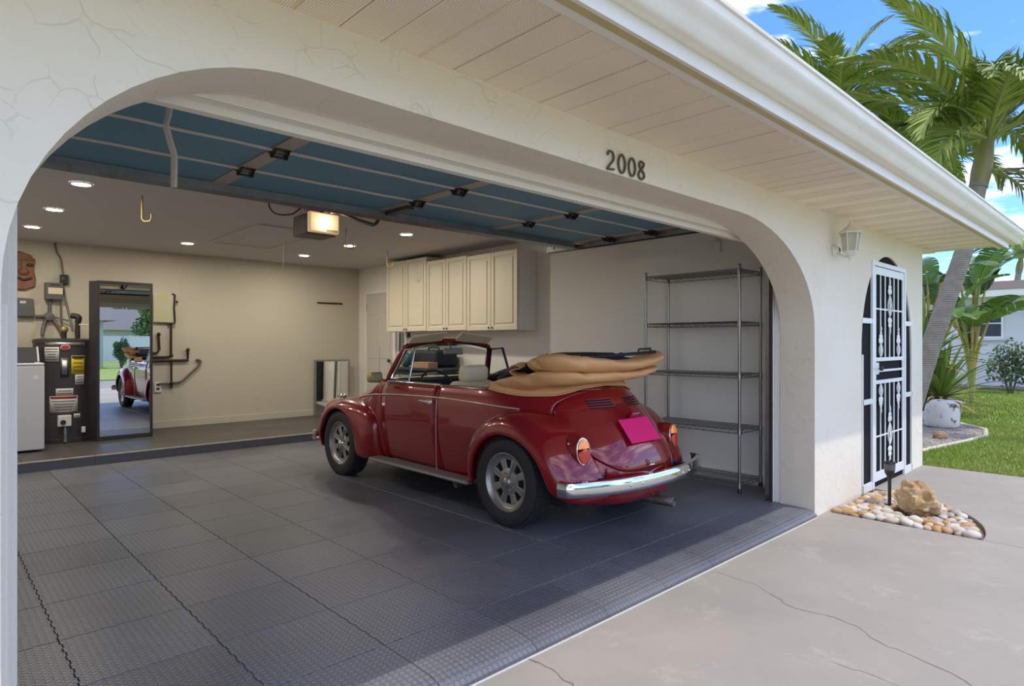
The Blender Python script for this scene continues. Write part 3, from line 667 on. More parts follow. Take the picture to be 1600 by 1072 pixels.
MB().tube([(p.x*.955, p.y-.012, p.z-.012) for p in fr_pts[10:51]], .010, 6).build('header_seal', M_BLACK, wsf, smooth=60)
for sg in (-1, 1):
    vx = Matrix.Translation((sg*.285, 1.565, 1.338)) @ Matrix.Rotation(R(sg*7), 4, 'Y') @ Matrix.Rotation(R(-38), 4, 'X')
    MB().prism([(-.20, -.075), (.20, -.075), (.205, .05), (.17, .075), (-.17, .075), (-.205, .05)], lambda a, b: vx @ Vector((a, b, 0)), vx.to_3x3() @ Vector((0, 0, .014))).build('sun_visor', M_CREAM, wsf, bevel=.006, smooth=40)
    # quarter light
    A0, A1, B1, B0 = Vector((sg*.600, 1.70, .975)), Vector((sg*.520, 1.575, 1.245)), Vector((sg*.535, 1.415, 1.255)), Vector((sg*.615, 1.385, .968))
    qm = M_CHROME if sg < 0 else M_BLACK
    q_ = MB(); q_.tube([A0, A1, B1, B0], .011 if sg < 0 else .014, 8, True); ql_ = q_.build('quarter_light_frame', qm, car, smooth=60)
    MB().add([A0, A1, B1, B0], [(0, 1, 2, 3)]).build('quarter_light_glass', M_GLASS, ql_, solid=.004)
    MB().box(min(sg*.665, sg*.690), max(sg*.665, sg*.690), 1.38, 1.52, .958, .968).build('quarter_light_chrome', M_CHROME, ql_, bevel=.003)
MB().cbox((0, 1.635, 1.325), (.10, .05, .05)).build('header_catch', M_PAINT, wsf, bevel=.012, smooth=40)
rm = MB().cbox((.0, 1.54, 1.225), (.235, .022, .062)).build('rear_view_mirror', M_ALLOY, wsf, bevel=.010, smooth=40); MB().cyl((0, 1.55, 1.24), (0, 1.63, 1.31), .007, n=8).build('mirror_stem', M_CHROME, rm)
sm = MB().tube([(-.66, 1.70, .955), (-.72, 1.68, .985), (-.76, 1.65, .99)], .009, 8).build('wing_mirror', M_CHROME, car, smooth=60)
MB().prism([(-.865, .955), (-.75, .950), (-.742, 1.0), (-.752, 1.050), (-.85, 1.052), (-.87, 1.0)], lambda a, b: (a, 1.60, b), (0, .085, 0)).build('mirror_housing', M_BRASS, sm, bevel=.018, smooth=50)
an = MB().cyl((-.665, 1.80, .74), (-.655, 1.81, 1.285), .0035, .002, 6).build('aerial', M_CHROME, car); MB().cyl((-.662, 1.80, .69), (-.664, 1.80, .75), .012, n=10).build('aerial_base', M_BRASS, an)
# wipers lie on the scuttle
for sg in (-.2, .25): MB().tube([(sg-.25, 1.86, .995), (sg+.1, 1.83, 1.0)], .006, 6).build('wiper', M_BLACK, car)

# tan hood: cover rim, two stacked folds, curls, black lining and frame
zlow = crv([0, .2, .32, .45, .62, .76, .87], [.990, .975, .950, .928, .924, .938, .962])
bt = MB()
def boot(u, v):
    a = (u-.5)*2; q = abs(a)*.865; k = [(0, .012), (.5, .020), (1, .012), (1, -.05), (1.1, -.14)][int(round(v*4))]
    z0 = zlow(q); z = z0+(1.012-z0)*k[0]; p = body(q, min(z, 1.0), k[1]); return (p[0]*(1 if a >= 0 else -1), p[1], z)
top = bt.grid(boot, 65, 5).build('folded_top', M_TAN, car, smooth=60, solid=.006); top['label'] = 'tan folded soft top'
MB().tube([Vector(boot(k/64, 0)) for k in range(65)], .006, 6).build('top_piping', M_TAN, top, smooth=60)
def U(t, hw, s0, sr, bul):
    """plan of a fold: from the left front, round the tail, to the right front; t in 0..1"""
    a = (t-.5)*2
    x = hw*math.copysign(min(1, abs(a)/.48)**.86, a) if abs(a) < .48 else math.copysign(hw-.02*((abs(a)-.48)/.52), a)
    k = min(1, abs(a)/.48); y = sr+bul*(1-k**2.2)*-1 if abs(a) < .48 else sr+(s0-sr)*((abs(a)-.48)/.52)
    return x, y
def fold(nm, hw, s0, sr, bul, zb_, zt_, hd_, ph):
    m = MB(); N = 97; K = 20; vs_ = []
    P_ = []
    for i in range(N):
        t = i/(N-1); xs = [U(min(1, max(0, t+d)), hw, s0, sr, bul) for d in (-.045, -.03, -.015, 0, .015, .03, .045)]; P_.append(Vector((sum(p[0] for p in xs)/7, sum(p[1] for p in xs)/7, 0)))
    for i in range(N):
        t = i/(N-1); a = (t-.5)*2; tg = (P_[min(i+1, N-1)]-P_[max(i-1, 0)]).normalized(); nr = Vector((tg.y, -tg.x, 0))
        c_ = P_[i]; ot = Vector((c_.x, c_.y-.3, 0)); nr = nr if nr.dot(ot) > 0 else -nr
        tp = min(1, (1-abs(a))/.14); tp = .35+.65*tp**.7
        z0, z1 = zb_(a), zt_(a); zz = (z0+z1)/2; hh = (z1-z0)/2
        for k in range(K):
            b = 2*math.pi*k/K; cb, sb_ = math.cos(b), math.sin(b)
            cb = math.copysign(abs(cb)**.80, cb); sb_ = math.copysign(abs(sb_)**.85, sb_)
            lf = 1 if a < -.3 else .45
            w_ = lf*(.010*math.sin(15*a+ph+2.5*sb_)+.007*math.sin(37*a+2*ph+cb+3*sb_))
            vs_.append(c_+nr*(cb*hd_*tp+w_+.030*sb_*(hh/.06))+Vector((0, 0, zz+sb_*hh+w_*.35)))
    m.add(vs_, [(i*K+k, i*K+(k+1) % K, (i+1)*K+(k+1) % K, (i+1)*K+k) for i in range(N-1) for k in range(K)]+[tuple(range(K)), tuple((N-1)*K+k for k in range(K))])
    return m.build(nm, M_TAN, top, smooth=70)
AX = [-1, -.75, -.48, -.2, 0, .25, .42, .52, .75, 1]
fold('lower_fold', .545, .33, -.33, .05, crv(AX, [.944, .950, 1.005, 1.012, 1.014, 1.035, 1.07, 1.09, 1.03, .96]), crv(AX, [.992, 1.075, 1.108, 1.100, 1.098, 1.105, 1.118, 1.13, 1.08, 1.0]), .105, .4)
fold('upper_fold', .560, -.10, -.35, .075, crv(AX, [1.10, 1.10, 1.098, 1.092, 1.092, 1.110, 1.140, 1.160, 1.14, 1.12]), crv(AX, [1.17, 1.215, 1.230, 1.198, 1.182, 1.195, 1.225, 1.248, 1.20, 1.16]), .115, 2.0)
lin = MB(); lin.grid(lambda u, v: ((u-.5)*1.0, -.36+.70*v, 1.19+.02*(u-.5)-.10*v-.012*math.sin(9*u)+.008*math.sin(13*v+4*u)), 21, 15); lin.build('top_lining', M_CLOTH, top, smooth=70, solid=.03)
for sg in (-1, 1):
    MB().tube(spline([(sg*.52, .30, 1.02), (sg*.49, .05, 1.12), (sg*.44, -.14, 1.205)], 10), .028, 8).build('top_hinge', M_CLOTH, top, smooth=60)
    # curled flap of fabric at the front end of the upper fold
    cs = [(.075, .020), (.05, .045), (.0, .052), (-.035, .038), (-.03, .012), (.02, .002), (.06, -.012), (.04, -.040), (-.005, -.048), (-.035, -.062), (-.02, -.085), (.03, -.088)]
    sp_ = spline([(0, a, b) for a, b in cs], 34)
    MB().grid(lambda u, v: (lambda p: (sg*(.600-.14*v), .03+p.y*1.1+.06*v, 1.105+p.z*.72+.02*v))(sp_[int(round(u*33))]), 34, 6).build('fabric_curl', M_TAN, top, smooth=70, solid=.006)
MB().tube(spline([(.53, 1.50, .985), (.52, 1.15, 1.07), (.50, .72, 1.175), (.48, .35, 1.195), (.45, -.05, 1.195)], 24), [.022]*10+[.03]*14, 8).build('top_rail', M_CLOTH, top, smooth=60)
MB().tube(spline([(.52, 1.42, .955), (.51, 1.05, 1.0), (.49, .65, 1.085), (.46, .2, 1.13)], 20), .028, 8).build('top_lever', M_CLOTH, top, smooth=60)
MB().grid(lambda u, v: (.50-.55*v, 1.0-.95*u, 1.10+.075*u+.02*math.sin(7*u)-.10*v*v), 16, 8).build('lining_flap', M_CLOTH, top, smooth=70, solid=.02)
hr = MB(); hr.tube([(.28, -.42, 1.232), (.28, -.42, 1.256), (.44, -.42, 1.262), (.44, -.42, 1.238)], .008, 6); hr.build('top_latch', M_BLACK, top)
MB().tube([(-.45+.9*k/12, -.455-.03*(1-(2*k/12-1)**2), 1.205+.03*(k/12)) for k in range(13)], .012, 8).build('header_bow', M_CLOTH, top, smooth=60)

# ------------------------------------------------------------------ overhead garage door (rolled open, inner face down)
M_BLUE = mat('blue_foam_panel', (.10, .27, .36), .5, bump=(12, .05, 3), var=(1.5, (.08, .225, .31), .6))
M_STILE = mat('tan_door_stile', (.42, .36, .29), .5); M_RIB = mat('cream_door_edge', (.66, .60, .50), .5, bump=(60, .3, 3))
M_HINGE = mat('hinge_steel', (.055, .05, .045), .45, .7)
gd = thing('garage_door', 'open overhead garage door with blue panels hanging below the ceiling', 'garage door', (0, 0, 2.38))
SECY = [2.42, 2.93, 3.435, 3.94, 4.45]
STX = [.24, 1.46, 2.74, 3.93, 5.06]
for k in range(4):
    y0, y1 = SECY[k]+.006, SECY[k+1]-.006
    se = MB().box(.14, 5.12, y0, y1, .012, .05).build('door_section', M_RIB, gd)
    for i in range(4): MB().box(STX[i]+.055, STX[i+1]-.055, y0+.028, y1-.012, .0, .013).build('foam_panel', M_BLUE, se, bevel=.004)
    for x in STX: MB().box(x-.05, x+.05, y0, y1, -.004, .012).build('stile', M_STILE, se)
    if k: MB().tube([(.14+t*4.98/24, y0-.006, .0+.004*math.sin(9*t)*.5) for t in range(25)], .011, 8).build('section_joint', M_RIB, se, smooth=60)
def hinge(x, y):
    h = MB(); h.box(x-.045, x+.045, y-.055, y+.055, -.010, -.004); h.prism([(y-.05, -.008), (y+.045, -.008), (y+.02, -.045), (y-.005, -.045)], lambda a, b: (x-.042, a, b), (.006, 0, 0)); h.prism([(y-.05, -.008), (y+.045, -.008), (y+.02, -.045), (y-.005, -.045)], lambda a, b: (x+.036, a, b), (.006, 0, 0))
    h.cyl((x-.05, y+.01, -.036), (x+.05, y+.01, -.036), .008, n=8); h.build('hinge', M_HINGE, gd)
for y in SECY[1:4]:
    for x in STX[1:4]: hinge(x, y)
    for x in (STX[0], STX[4]): hinge(x, y)
MB().prism([(4.40, -.002), (4.40, -.055), (4.44, -.075), (4.465, -.055), (4.465, -.002), (4.455, -.002), (4.455, -.05), (4.44, -.065), (4.41, -.048), (4.41, -.002)], lambda a, b: (.16, a, b), (4.92, 0, 0)).build('door_strut', M_GALV, gd)
MB().prism([(2.41, .04), (2.41, -.01), (2.37, -.02), (2.36, .03)], lambda a, b: (.14, a, b), (4.98, 0, 0)).build('bottom_seal', M_BLACK, gd)
# torn strip of weather seal
M_STRIP = mat('milky_vinyl_strip', (.80, .73, .63), .4)
sp_ = [(.795, 3.02, 2.365), (.786, 3.02, 2.30), (.775, 3.02, 2.255), (.79, 3.015, 2.19), (.806, 3.01, 2.13), (.806, 3.01, 2.06), (.804, 3.01, 1.985)]
st = MB(); pts = [Vector(p) for p in sp_]; st.grid(lambda u, v: pts[int(round(v*6))]+Vector((.021*(u-.5), -.020*(u-.5), 0))+Vector((.003, .003, 0))*(1 if u in (0, 1) else 0), 5, 7)
tag(st.build('weather_strip', M_STRIP, solid=.002), 'torn pale strip of weather seal dangling from the open garage door', 'weather strip')

# ------------------------------------------------------------------ door tracks
def track(x, side, label):
    t = thing('door_track', label, 'track', (x, 0, 0), group='garage door tracks')
    path = [(0, 2.335, .03), (0, 2.335, 1.9)]+[(0, 2.335+.36*(1-math.cos(R(a))), 2.0+.36*math.sin(R(a))) for a in range(0, 91, 9)]+[(0, 4.90, 2.36)]
    P = [Vector(p) for p in path]; prof = [(-.030, -.004), (-.030, .004), (.026, .004), (.026, -.028), (.032, -.028), (.032, -.004)]
    vs_ = []; m = len(prof)
    for i, p in enumerate(P):
        tg = (P[min(i+1, len(P)-1)]-P[max(i-1, 0)]).normalized(); n = Vector((0, -tg.z, tg.y))
        if i == 0: n = Vector((0, -1, 0))
        for a, b in prof: vs_.append(p+n*-a+Vector((side*b*-1, 0, 0)))
    MB().add(vs_, [(i*m+k, i*m+(k+1) % m, (i+1)*m+(k+1) % m, (i+1)*m+k) for i in range(len(P)-1) for k in range(m)]+[tuple(range(m)), tuple((len(P)-1)*m+k for k in range(m))]).build('track_rail', M_GALV, t)
    MB().box(-.012, .04, 2.285, 2.30, .0, 2.05).build('track_angle', M_GALV, t)
    MB().box(.0, .006, 2.42, 4.88, 2.315, 2.345).build('track_edge', M_DSTEEL, t)
    for y in SECY[1:]: MB().cyl((side*-.06, y, 2.355), (side*.01, y, 2.355), .022, n=10).build('roller', M_DSTEEL, t)
    MB().box(-.015, .015, 4.78, 4.81, 2.36, ZC).build('hanger', M_GALV, t)
track(5.175, 1, 'steel door track curving up beside the wire shelf unit'); track(.085, -1, 'steel door track on the near side of the garage opening')

# ------------------------------------------------------------------ opener
M_OPEN = mat('grey_opener_case', (.12, .11, .105), .5); M_LENS = mat('lit_opener_lens', (.85, .78, .66), .4, emit=((1.0, .62, .25), .10))
op = thing('garage_door_opener', 'grey ceiling-hung garage door opener with a glowing lens', 'door opener', (2.77, 5.5, 2.33))
MB().prism([(-.15, .0), (.15, .0), (.155, .03), (.15, .20), (-.15, .20), (-.155, .03)], lambda a, b: (a, .06, b), (0, .30, 0)).build('housing', M_OPEN, op, bevel=.015, smooth=40)
ln_ = MB().prism([(-.15, .015), (.15, .015), (.15, .20), (-.15, .205)], lambda a, b: (a, .0, b), (0, .058, 0)).build('light_lens', M_LENS, op, bevel=.012, smooth=40)
for k in range(8): MB().box(.02+k*.015, .027+k*.015, -.003, .0, .03, .05).build('vent_slot', M_BLACK, ln_)
for sx in (-.13, .13): MB().tube([(sx, .12, .20), (sx-.02, .14, .27)], .010, 6).build('mount_strap', M_GALV, op)
MB().box(-.02, .02, -3.2, .06, .205, .235).build('drive_rail', M_DSTEEL, op)
MB().box(-.05, .05, -.30, -.18, .165, .205).build('trolley', M_HINGE, op, bevel=.01)
MB().tube([(0, -.25, .18), (0, -.62, .045), (0, -.87, -.03), (0, -.92, -.02), (0, -.97, .02), (0, -1.03, .085)], .016, 8).build('door_arm', M_BLACK, op, smooth=50)
MB().box(-.03, .03, -1.42, -1.02, .015, .045).build('arm_bracket', M_DSTEEL, op)
MB().tube(spline([(-.16, .16, .255), (-.25, .16, .18), (-.40, .13, .155), (-.49, .08, .19), (-.51, .05, .262)], 18), .007, 6).build('power_cable', M_BLACK, op, smooth=60)
MB().box(-.62, -.50, .0, .07, .24, .27).build('ceiling_outlet', M_TRIMW, op, bevel=.004)
pl = bpy.data.lights.new('opener_bulb', 'POINT'); pl.energy = .5; pl.color = (1, .72, .42); pl.shadow_soft_size = .05; po = bpy.data.objects.new('opener_bulb', pl); COL.objects.link(po); po.location = (2.77, 5.44, 2.44)

# ------------------------------------------------------------------ recessed ceiling lights (three columns, three rows; the far column's middle is dark in view)
M_LAMP = mat('lamp_disc', (1, 1, 1), .4, emit=((1.0, .92, .80), 9.0))
LX, LY = (.94, 2.51, 4.13), (6.15, 7.47, 8.74)
spots = [(.948, 6.096, 'leftmost front'), (.94, 7.436, ''), (.898, 8.703, ''), (2.508, 8.762, ''), (4.099, 8.791, ''), (4.136, 7.514, ''), (4.192, 6.258, '')]
labs = ['round recessed ceiling light nearest the garage door strut on the left', 'round recessed ceiling light in the middle of the left row', 'round recessed ceiling light above the wooden mask plaque', 'round recessed ceiling light high above the mirror cabinet pipes',
        'round recessed ceiling light above the hook rail on the back wall', 'round recessed ceiling light second from the back on the right', 'round recessed ceiling light closest to the wall cabinets']
for (x, y, _), lb in zip(spots, labs):
    t = thing('ceiling_light', lb, 'light', (x, y, ZC), group='recessed ceiling lights')
    MB().lathe([(.085, -.001), (.083, -.007), (.068, -.009), (.066, -.004)], 28).build('trim_ring', M_WHITE, t, smooth=50)
    MB().lathe([(.067, -.005), (.001, -.0055)], 28).build('lamp_disc', M_LAMP, t)
    sl = bpy.data.lights.new('ceiling_lamp', 'AREA'); sl.shape = 'DISK'; sl.size = .13; sl.energy = 5.0; sl.color = (1, .91, .78)
    so_ = bpy.data.objects.new('ceiling_lamp', sl); COL.objects.link(so_); so_.location = (x, y, ZC-.02)
# brass hooks
hk0 = None
for (x, y, lb) in [(1.414, 6.23, 'brass ceiling hook between the left row of lights and the door strut'), (3.489, 6.412, 'brass ceiling hook beside the door opener lens'), (4.748, 7.566, 'brass ceiling hook close to the wall cabinets')]:
    m = MB(); m.tube([(0, 0, 0), (0, 0, -.20), (.012, -.01, -.225), (.05, -.045, -.225), (.06, -.055, -.20), (.06, -.055, -.16)], .008, 8)
    tag(m.build('ceiling_hook', M_BRASS, smooth=50, loc=(x, y, ZC)), lb, 'hook', 'brass ceiling hooks')
# attic hatch
ah = thing('attic_hatch', 'flat attic hatch panel with thin frame and hanging pull cord', 'attic hatch', (2.66, 6.80, ZC))
hm = mat('hatch_paint', (.56, .54, .52), .7)
MB().box(.03, .77, .03, 1.57, -.008, -.0005).build('hatch_panel', M_CEIL, ah)
for b in [(.0, .035, .0, 1.6), (.765, .80, .0, 1.6), (.035, .765, .0, .035), (.035, .765, 1.565, 1.6)]: MB().box(*b, -.02, -.0005).build('hatch_frame', hm, ah, bevel=.003)
MB().cyl((.45, .42, -.40), (.45, .42, -.005), .004, n=6).build('pull_cord', M_TRIMW, ah)

# ------------------------------------------------------------------ wall cabinets
M_CAB = mat('cream_cabinet', (.70, .645, .49), .4, bump=(20, .03, 2)); M_CABS = mat('cabinet_side', (.74, .71, .66), .45)
def cabinet(y0, y1, z0, z1, label, xf=5.29):
    c = thing('wall_cabinet', label, 'cabinet', (xf, y0, z0), group='wall cabinets above the car'); w = y1-y0-.004; h = z1-z0; d = XR-.002-xf
    MB().box(.022, d, .0, w, 0, h).build('carcass', M_CABS, c, bevel=.002)
    for k in range(2):
        a, b = k*w/2+.003, (k+1)*w/2-.003
        dr = MB().box(.0, .020, a, b, .004, h-.004).build('cabinet_door', M_CAB, c, bevel=.003)
        fr = MB()  # raised frame round a recessed field with a raised middle
        for bx in [(a, a+.055, .004, h-.004), (b-.055, b, .004, h-.004), (a+.055, b-.055, .004, .062), (a+.055, b-.055, h-.062, h-.004)]: fr.box(-.012, .0, bx[0], bx[1], bx[2], bx[3])
        fr.build('door_frame', M_CAB, dr, bevel=.004)
        MB().box(-.010, .0, a+.080, b-.080, .088, h-.088).build('door_field', M_CAB, dr, bevel=.007)
        ky = (b-.03) if k == 0 else (a+.03)
        MB().lathe([(.001, .018), (.010, .016), (.012, .008), (.005, .002), (.005, -.004)], 12, Matrix.Translation((-.012, ky, .035)) @ Matrix.Rotation(R(-90), 4, 'Y')).build('knob', M_BRONZE, dr, smooth=50)
cabinet(5.49, 6.465, 1.468, 2.462, 'cream two-door wall cabinet nearest the wire shelf unit')
cabinet(6.467, 7.375, 1.476, 2.480, 'cream two-door wall cabinet in the middle of three')
cabinet(7.377, 8.435, 1.480, 2.555, 'taller cream two-door wall cabinet nearest the back corner')

# ------------------------------------------------------------------ six-panel door in the right wall and things near it
M_DOORP = mat('door_paint', (.60, .57, .50), .5)
d2 = MB().box(XR-.030, XR-.001, 8.72, 9.56, .11, 2.14).build('door_2', M_DOORP); struct(d2, 'off-white six-panel door in the back corner')
for (a, b, c_, d_) in [(8.80, 9.08, 1.80, 2.05), (9.20, 9.48, 1.80, 2.05), (8.80, 9.08, 1.05, 1.72), (9.20, 9.48, 1.05, 1.72), (8.80, 9.08, .24, .92), (9.20, 9.48, .24, .92)]:
    MB().box(XR-.036, XR-.0301, a, b, c_, d_).build('door_panel', M_DOORP, d2, bevel=.006)
for (a, b, c_, d_) in [(8.65, 8.72, .10, 2.21), (9.56, 9.63, .10, 2.21), (8.72, 9.56, 2.14, 2.21)]: MB().box(XR-.045, XR-.001, a, b, c_, d_).build('door_casing', M_INWALL, d2, bevel=.004)
MB().ball((XR-.075, 8.79, 1.02), (.028, .028, .028), 12, 8).build('door_knob', M_BRONZE, d2, smooth=60)
MB().box(XR-.035, XR-.029, 9.555, 9.575, 1.85, 1.98).build('door_hinge', M_BRONZE, d2)
for i, x in enumerate((8.47, 8.53)):
    m = mat('green_tube' if i else 'grey_tube', (.06, .13, .11) if i else (.35, .35, .34), .4)
    tag(MB().cyl((XR-.06, x, .105), (XR-.03, x, 1.478), .016, n=10).build('cue_pole', m, smooth=50), 'dark green pole leaning under the corner cabinet' if i else 'grey pole leaning under the corner cabinet', 'pole')
o = MB().box(XR-.014, XR-.001, 8.28, 8.36, 1.395, 1.475).build('wall_outlet', M_BRONZE, bevel=.004); tag(o, 'small dark outlet under the corner wall cabinet', 'outlet'); MB().box(XR-.017, XR-.0141, 8.30, 8.34, 1.41, 1.46).build('socket_face', M_BLACK, o)
sn = MB().box(XR-.055, XR-.013, 2.99, 3.07, 2.18, 2.29).build('alarm_sensor', M_TRIMW, bevel=.010); tag(sn, 'small white sensor box high on the wall over the wire shelf', 'sensor'); MB().cyl((XR-.03, 3.03, 2.29), (XR-.03, 3.03, 2.40), .005, n=6).build('sensor_wire', M_TRIMW, sn)
# items on a chest seen through the windscreen
M_NAVY = mat('dark_navy_cover', (.018, .026, .034), .7, bump=(8, .3, 3)); M_TEAL = mat('teal_vinyl', (.02, .10, .13), .4); M_YEL = mat('pale_yellow_vinyl', (.50, .44, .12), .45); M_CARD = mat('tan_cardboard', (.42, .22, .13), .75)
o = MB().box(4.95, 5.58, 6.55, 7.72, .0, .92).build('storage_chest', M_NAVY, bevel=.03, smooth=40); tag(o, 'dark navy storage chest against the right wall ahead of the car', 'chest'); MB().box(4.93, 5.59, 6.53, 7.74, .921, .965).build('chest_lid', M_NAVY, o, bevel=.015)
o = MB().box(5.15, 5.55, 6.98, 7.62, .966, 1.21).build('black_case', M_NAVY, bevel=.05, smooth=40, seg=4); tag(o, 'black case lying on the navy storage chest', 'case'); MB().tube([(5.35, 7.15, 1.20), (5.35, 7.18, 1.245), (5.35, 7.40, 1.245), (5.35, 7.43, 1.20)], .012, 8).build('case_handle', M_BLACK, o)
o = MB().ball((5.02, 7.50, 1.075), (.085, .105, .108), 18, 12).build('play_ball', M_TEAL, smooth=60); tag(o, 'teal ball with a yellow panel on the storage chest', 'ball'); MB().ball((4.945, 7.52, 1.06), (.02, .05, .055), 14, 8).build('yellow_panel', M_YEL, o, smooth=60)
o = MB().box(4.97, 5.13, 6.90, 7.30, .966, 1.045).build('cardboard_box', M_CARD, bevel=.004); tag(o, 'flat tan cardboard box on the storage chest', 'box'); MB().box(4.969, 5.131, 7.07, 7.12, 1.04, 1.047).build('tape', M_STILE, o)

# ------------------------------------------------------------------ wire shelf unit
M_WIRE = mat('chrome_wire', (.36, .36, .355), .3, .95, var=(40, (.24, .24, .235), .5))
sh_ = thing('wire_shelf_unit', 'tall chrome wire shelf unit with five empty shelves', 'shelf', (5.16, 2.585, 0.0))
SD, SW = .40, .965
for (x, y) in [(0, 0), (SD, 0), (0, SW), (SD, SW)]:
    p = MB().cyl((x, y, .03), (x, y, 1.985), .0125, n=12).build('post', M_WIRE, sh_, smooth=50)
    MB().lathe([(.001, 1.995), (.012, 1.994), (.014, 1.98)], 12, Matrix.Translation((x, y, 0))).build('post_cap', M_WIRE, p, smooth=60)
    MB().lathe([(.012, .04), (.018, .03), (.018, .001), (.001, .0)], 12, Matrix.Translation((x, y, 0))).build('foot', M_BLACK, p, smooth=40)
for z in (.085, .548, 1.03, 1.492, 1.952):
    s = MB(); lo = .030
    for zz in (z, z-lo):
        s.tube([(0, 0, zz), (SD, 0, zz), (SD, SW, zz), (0, SW, zz)], .0035, 5, True)
    fr = s.build('shelf_frame', M_WIRE, sh_)
    zg = MB()
    def zig(a, b, n):
        a = Vector(a); b = Vector(b); zg.tube([a+(b-a)*(k/n)+Vector((0, 0, z-(lo if k % 2 else 0))) for k in range(n+1)], .0028, 4)
    zig((0, 0, 0), (0, SW, 0), 26); zig((SD, 0, 0), (SD, SW, 0), 26); zig((0, 0, 0), (SD, 0, 0), 11); zig((0, SW, 0), (SD, SW, 0), 11)
    zg.build('shelf_truss', M_WIRE, fr)
    wg = MB()
    for k in range(1, 40): wg.tube([(0, SW*k/40, z+.003), (SD, SW*k/40, z+.003)], .002, 4)
    for k in (1, 2, 3): wg.tube([(SD*k/4, 0, z-.002), (SD*k/4, SW, z-.002)], .003, 4)
    wg.build('shelf_wires', M_WIRE, fr)
    for (x, y) in [(0, 0), (SD, 0), (0, SW), (SD, SW)]: MB().cyl((x, y, z-.036), (x, y, z+.008), .019, .016, 12).build('shelf_collar', M_WIRE, fr, smooth=50)

# ------------------------------------------------------------------ mirror cabinet
M_MCAB = mat('charcoal_laminate', (.035, .032, .032), .45); M_MIRR = mat('mirror_silver', (.90, .92, .92), .004, 1.0)
mc = thing('mirror_cabinet', 'tall free-standing charcoal cabinet with a full-length mirror front', 'mirror', (1.57, 9.07, .10))
MB().prism([(0, .03), (.612, .03), (.612, .14), (-.06, .14)], lambda a, b: (a, b, 0), (0, 0, 1.975)).build('case', M_MCAB, mc, bevel=.003)
for b in [(0, .030, 0, 1.978), (.580, .612, 0, 1.978), (.030, .580, 0, .055), (.030, .580, 1.935, 1.978)]: MB().box(b[0], b[1], 0, .030, b[2], b[3]).build('mirror_frame', M_MCAB, mc, bevel=.003)
MB().box(.030, .580, .008, .0295, .055, 1.935).build('mirror_glass', M_MIRR, mc)

# ------------------------------------------------------------------ water heater
M_HEAT = mat('heater_grey', (.060, .056, .056), .38, .2); M_PAPER = mat('label_paper', (.60, .58, .54), .7); M_YLAB = mat('yellow_label', (.72, .52, .02), .6); M_INK = mat('label_ink', (.05, .05, .05), .8); M_RINK = mat('red_ink', (.5, .03, .02), .6)
HC, HR = (1.311, 9.50), .33
wh = thing('water_heater', 'grey tank water heater with yellow and white labels between washer and mirror', 'water heater', (HC[0], HC[1], .10))
MB().lathe([(.001, 0), (HR, 0), (HR, .05), (HR-.006, .055), (HR-.006, 1.20), (HR, 1.205), (HR, 1.245), (HR-.03, 1.262), (.001, 1.268)], 48).build('tank', M_HEAT, wh, smooth=40)
va = math.atan2(-HC[1], -HC[0])    # the side that faces the drive
def curved(nm, m, da, z0, z1, w, off=.002, par=wh, thick=.002):
    a0 = va+da-w/2/HR; return MB().grid(lambda u, v: ((HR+off)*math.cos(a0+u*w/HR), (HR+off)*math.sin(a0+u*w/HR), z0+(z1-z0)*v), 9, 2).build(nm, m, par, smooth=60, solid=thick)
def lab(da, z0, z1, w, rows, m=M_PAPER, hdr=None, seed=1):
    p = curved('label', m, da, z0, z1, w); g = random.Random(seed); n = rows
    for k in range(n):
        zz = z1-(z1-z0)*(k+.8)/(n+.6); ww = w*(.55+.3*g.random()); curved('print_line', M_INK, da-(w*.42-ww/2)/HR*-1*-1*0, zz-.004, zz+.004, ww, .0045, p, .001)
    if hdr: curved('label_header', hdr, da, z1-(z1-z0)*.14, z1-.004, w*.92, .0048, p, .001)
lab(-.42, .985, 1.16, .155, 5, seed=2); lab(.40, .83, 1.055, .145, 4, M_YLAB, M_INK, 3); lab(.45, .70, .825, .10, 3, seed=4); lab(-.02, .57, .66, .175, 2, seed=5); lab(-.05, .375, .57, .285, 5, seed=6, hdr=M_RINK); lab(.36, .295, .35, .07, 1, seed=7)
curved('brand_band', M_GALV, .0, 1.175, 1.215, .42); 
Bm = Matrix.Rotation(va, 4, 'Z') @ Matrix.Translation((HR, 0, 1.155)) @ Matrix.Rotation(R(90), 4, 'Y')
bd = MB().lathe([(.05, -.01), (.05, .006), (.001, .008)], 24, Bm @ Matrix.Diagonal((.6, 1, 1, 1))).build('round_badge', M_PAPER, wh, smooth=40); MB().lathe([(.041, .004), (.041, .009), (.001, .010)], 24, Bm @ Matrix.Diagonal((.6, 1, 1, 1))).build('badge_centre', M_RINK, bd)
curved('access_panel', M_HEAT, -.02, .80, 1.03, .085, .004, thick=.006); curved('panel_inset', M_GALV, -.02, .83, 1.0, .05, .010, thick=.003)
Vm = Matrix.Rotation(va, 4, 'Z') @ Matrix.Translation((HR, 0, 0))
vb = MB().box(.0, .07, -.075, .06, .21, .34, Vm).build('thermostat_box', M_TRIMW, wh, bevel=.008); MB().cyl(Vm @ Vector((.065, -.02, .26)), Vm @ Vector((.085, -.02, .26)), .028, n=16).build('thermostat_dial', M_BLACK, vb, smooth=40)
MB().tube([Vm @ Vector(p) for p in [(.02, 0, .21), (.03, 0, .15), (.035, .0, .10), (.03, 0, .02)]], [.012, .018, .016, .022], 10).build('drain_valve', M_GALV, wh, smooth=50)
MB().box(.0, .03, .16, .20, .12, .19, Vm).build('side_box', M_TRIMW, wh, bevel=.004)
for (dx, dy, h) in [(.12, -.05, .20), (-.02, -.05, .10)]:
    MB().cyl((dx, dy, 1.26), (dx, dy, 1.26+h), .028, n=12).build('water_nipple', M_BRONZE, wh, smooth=50)
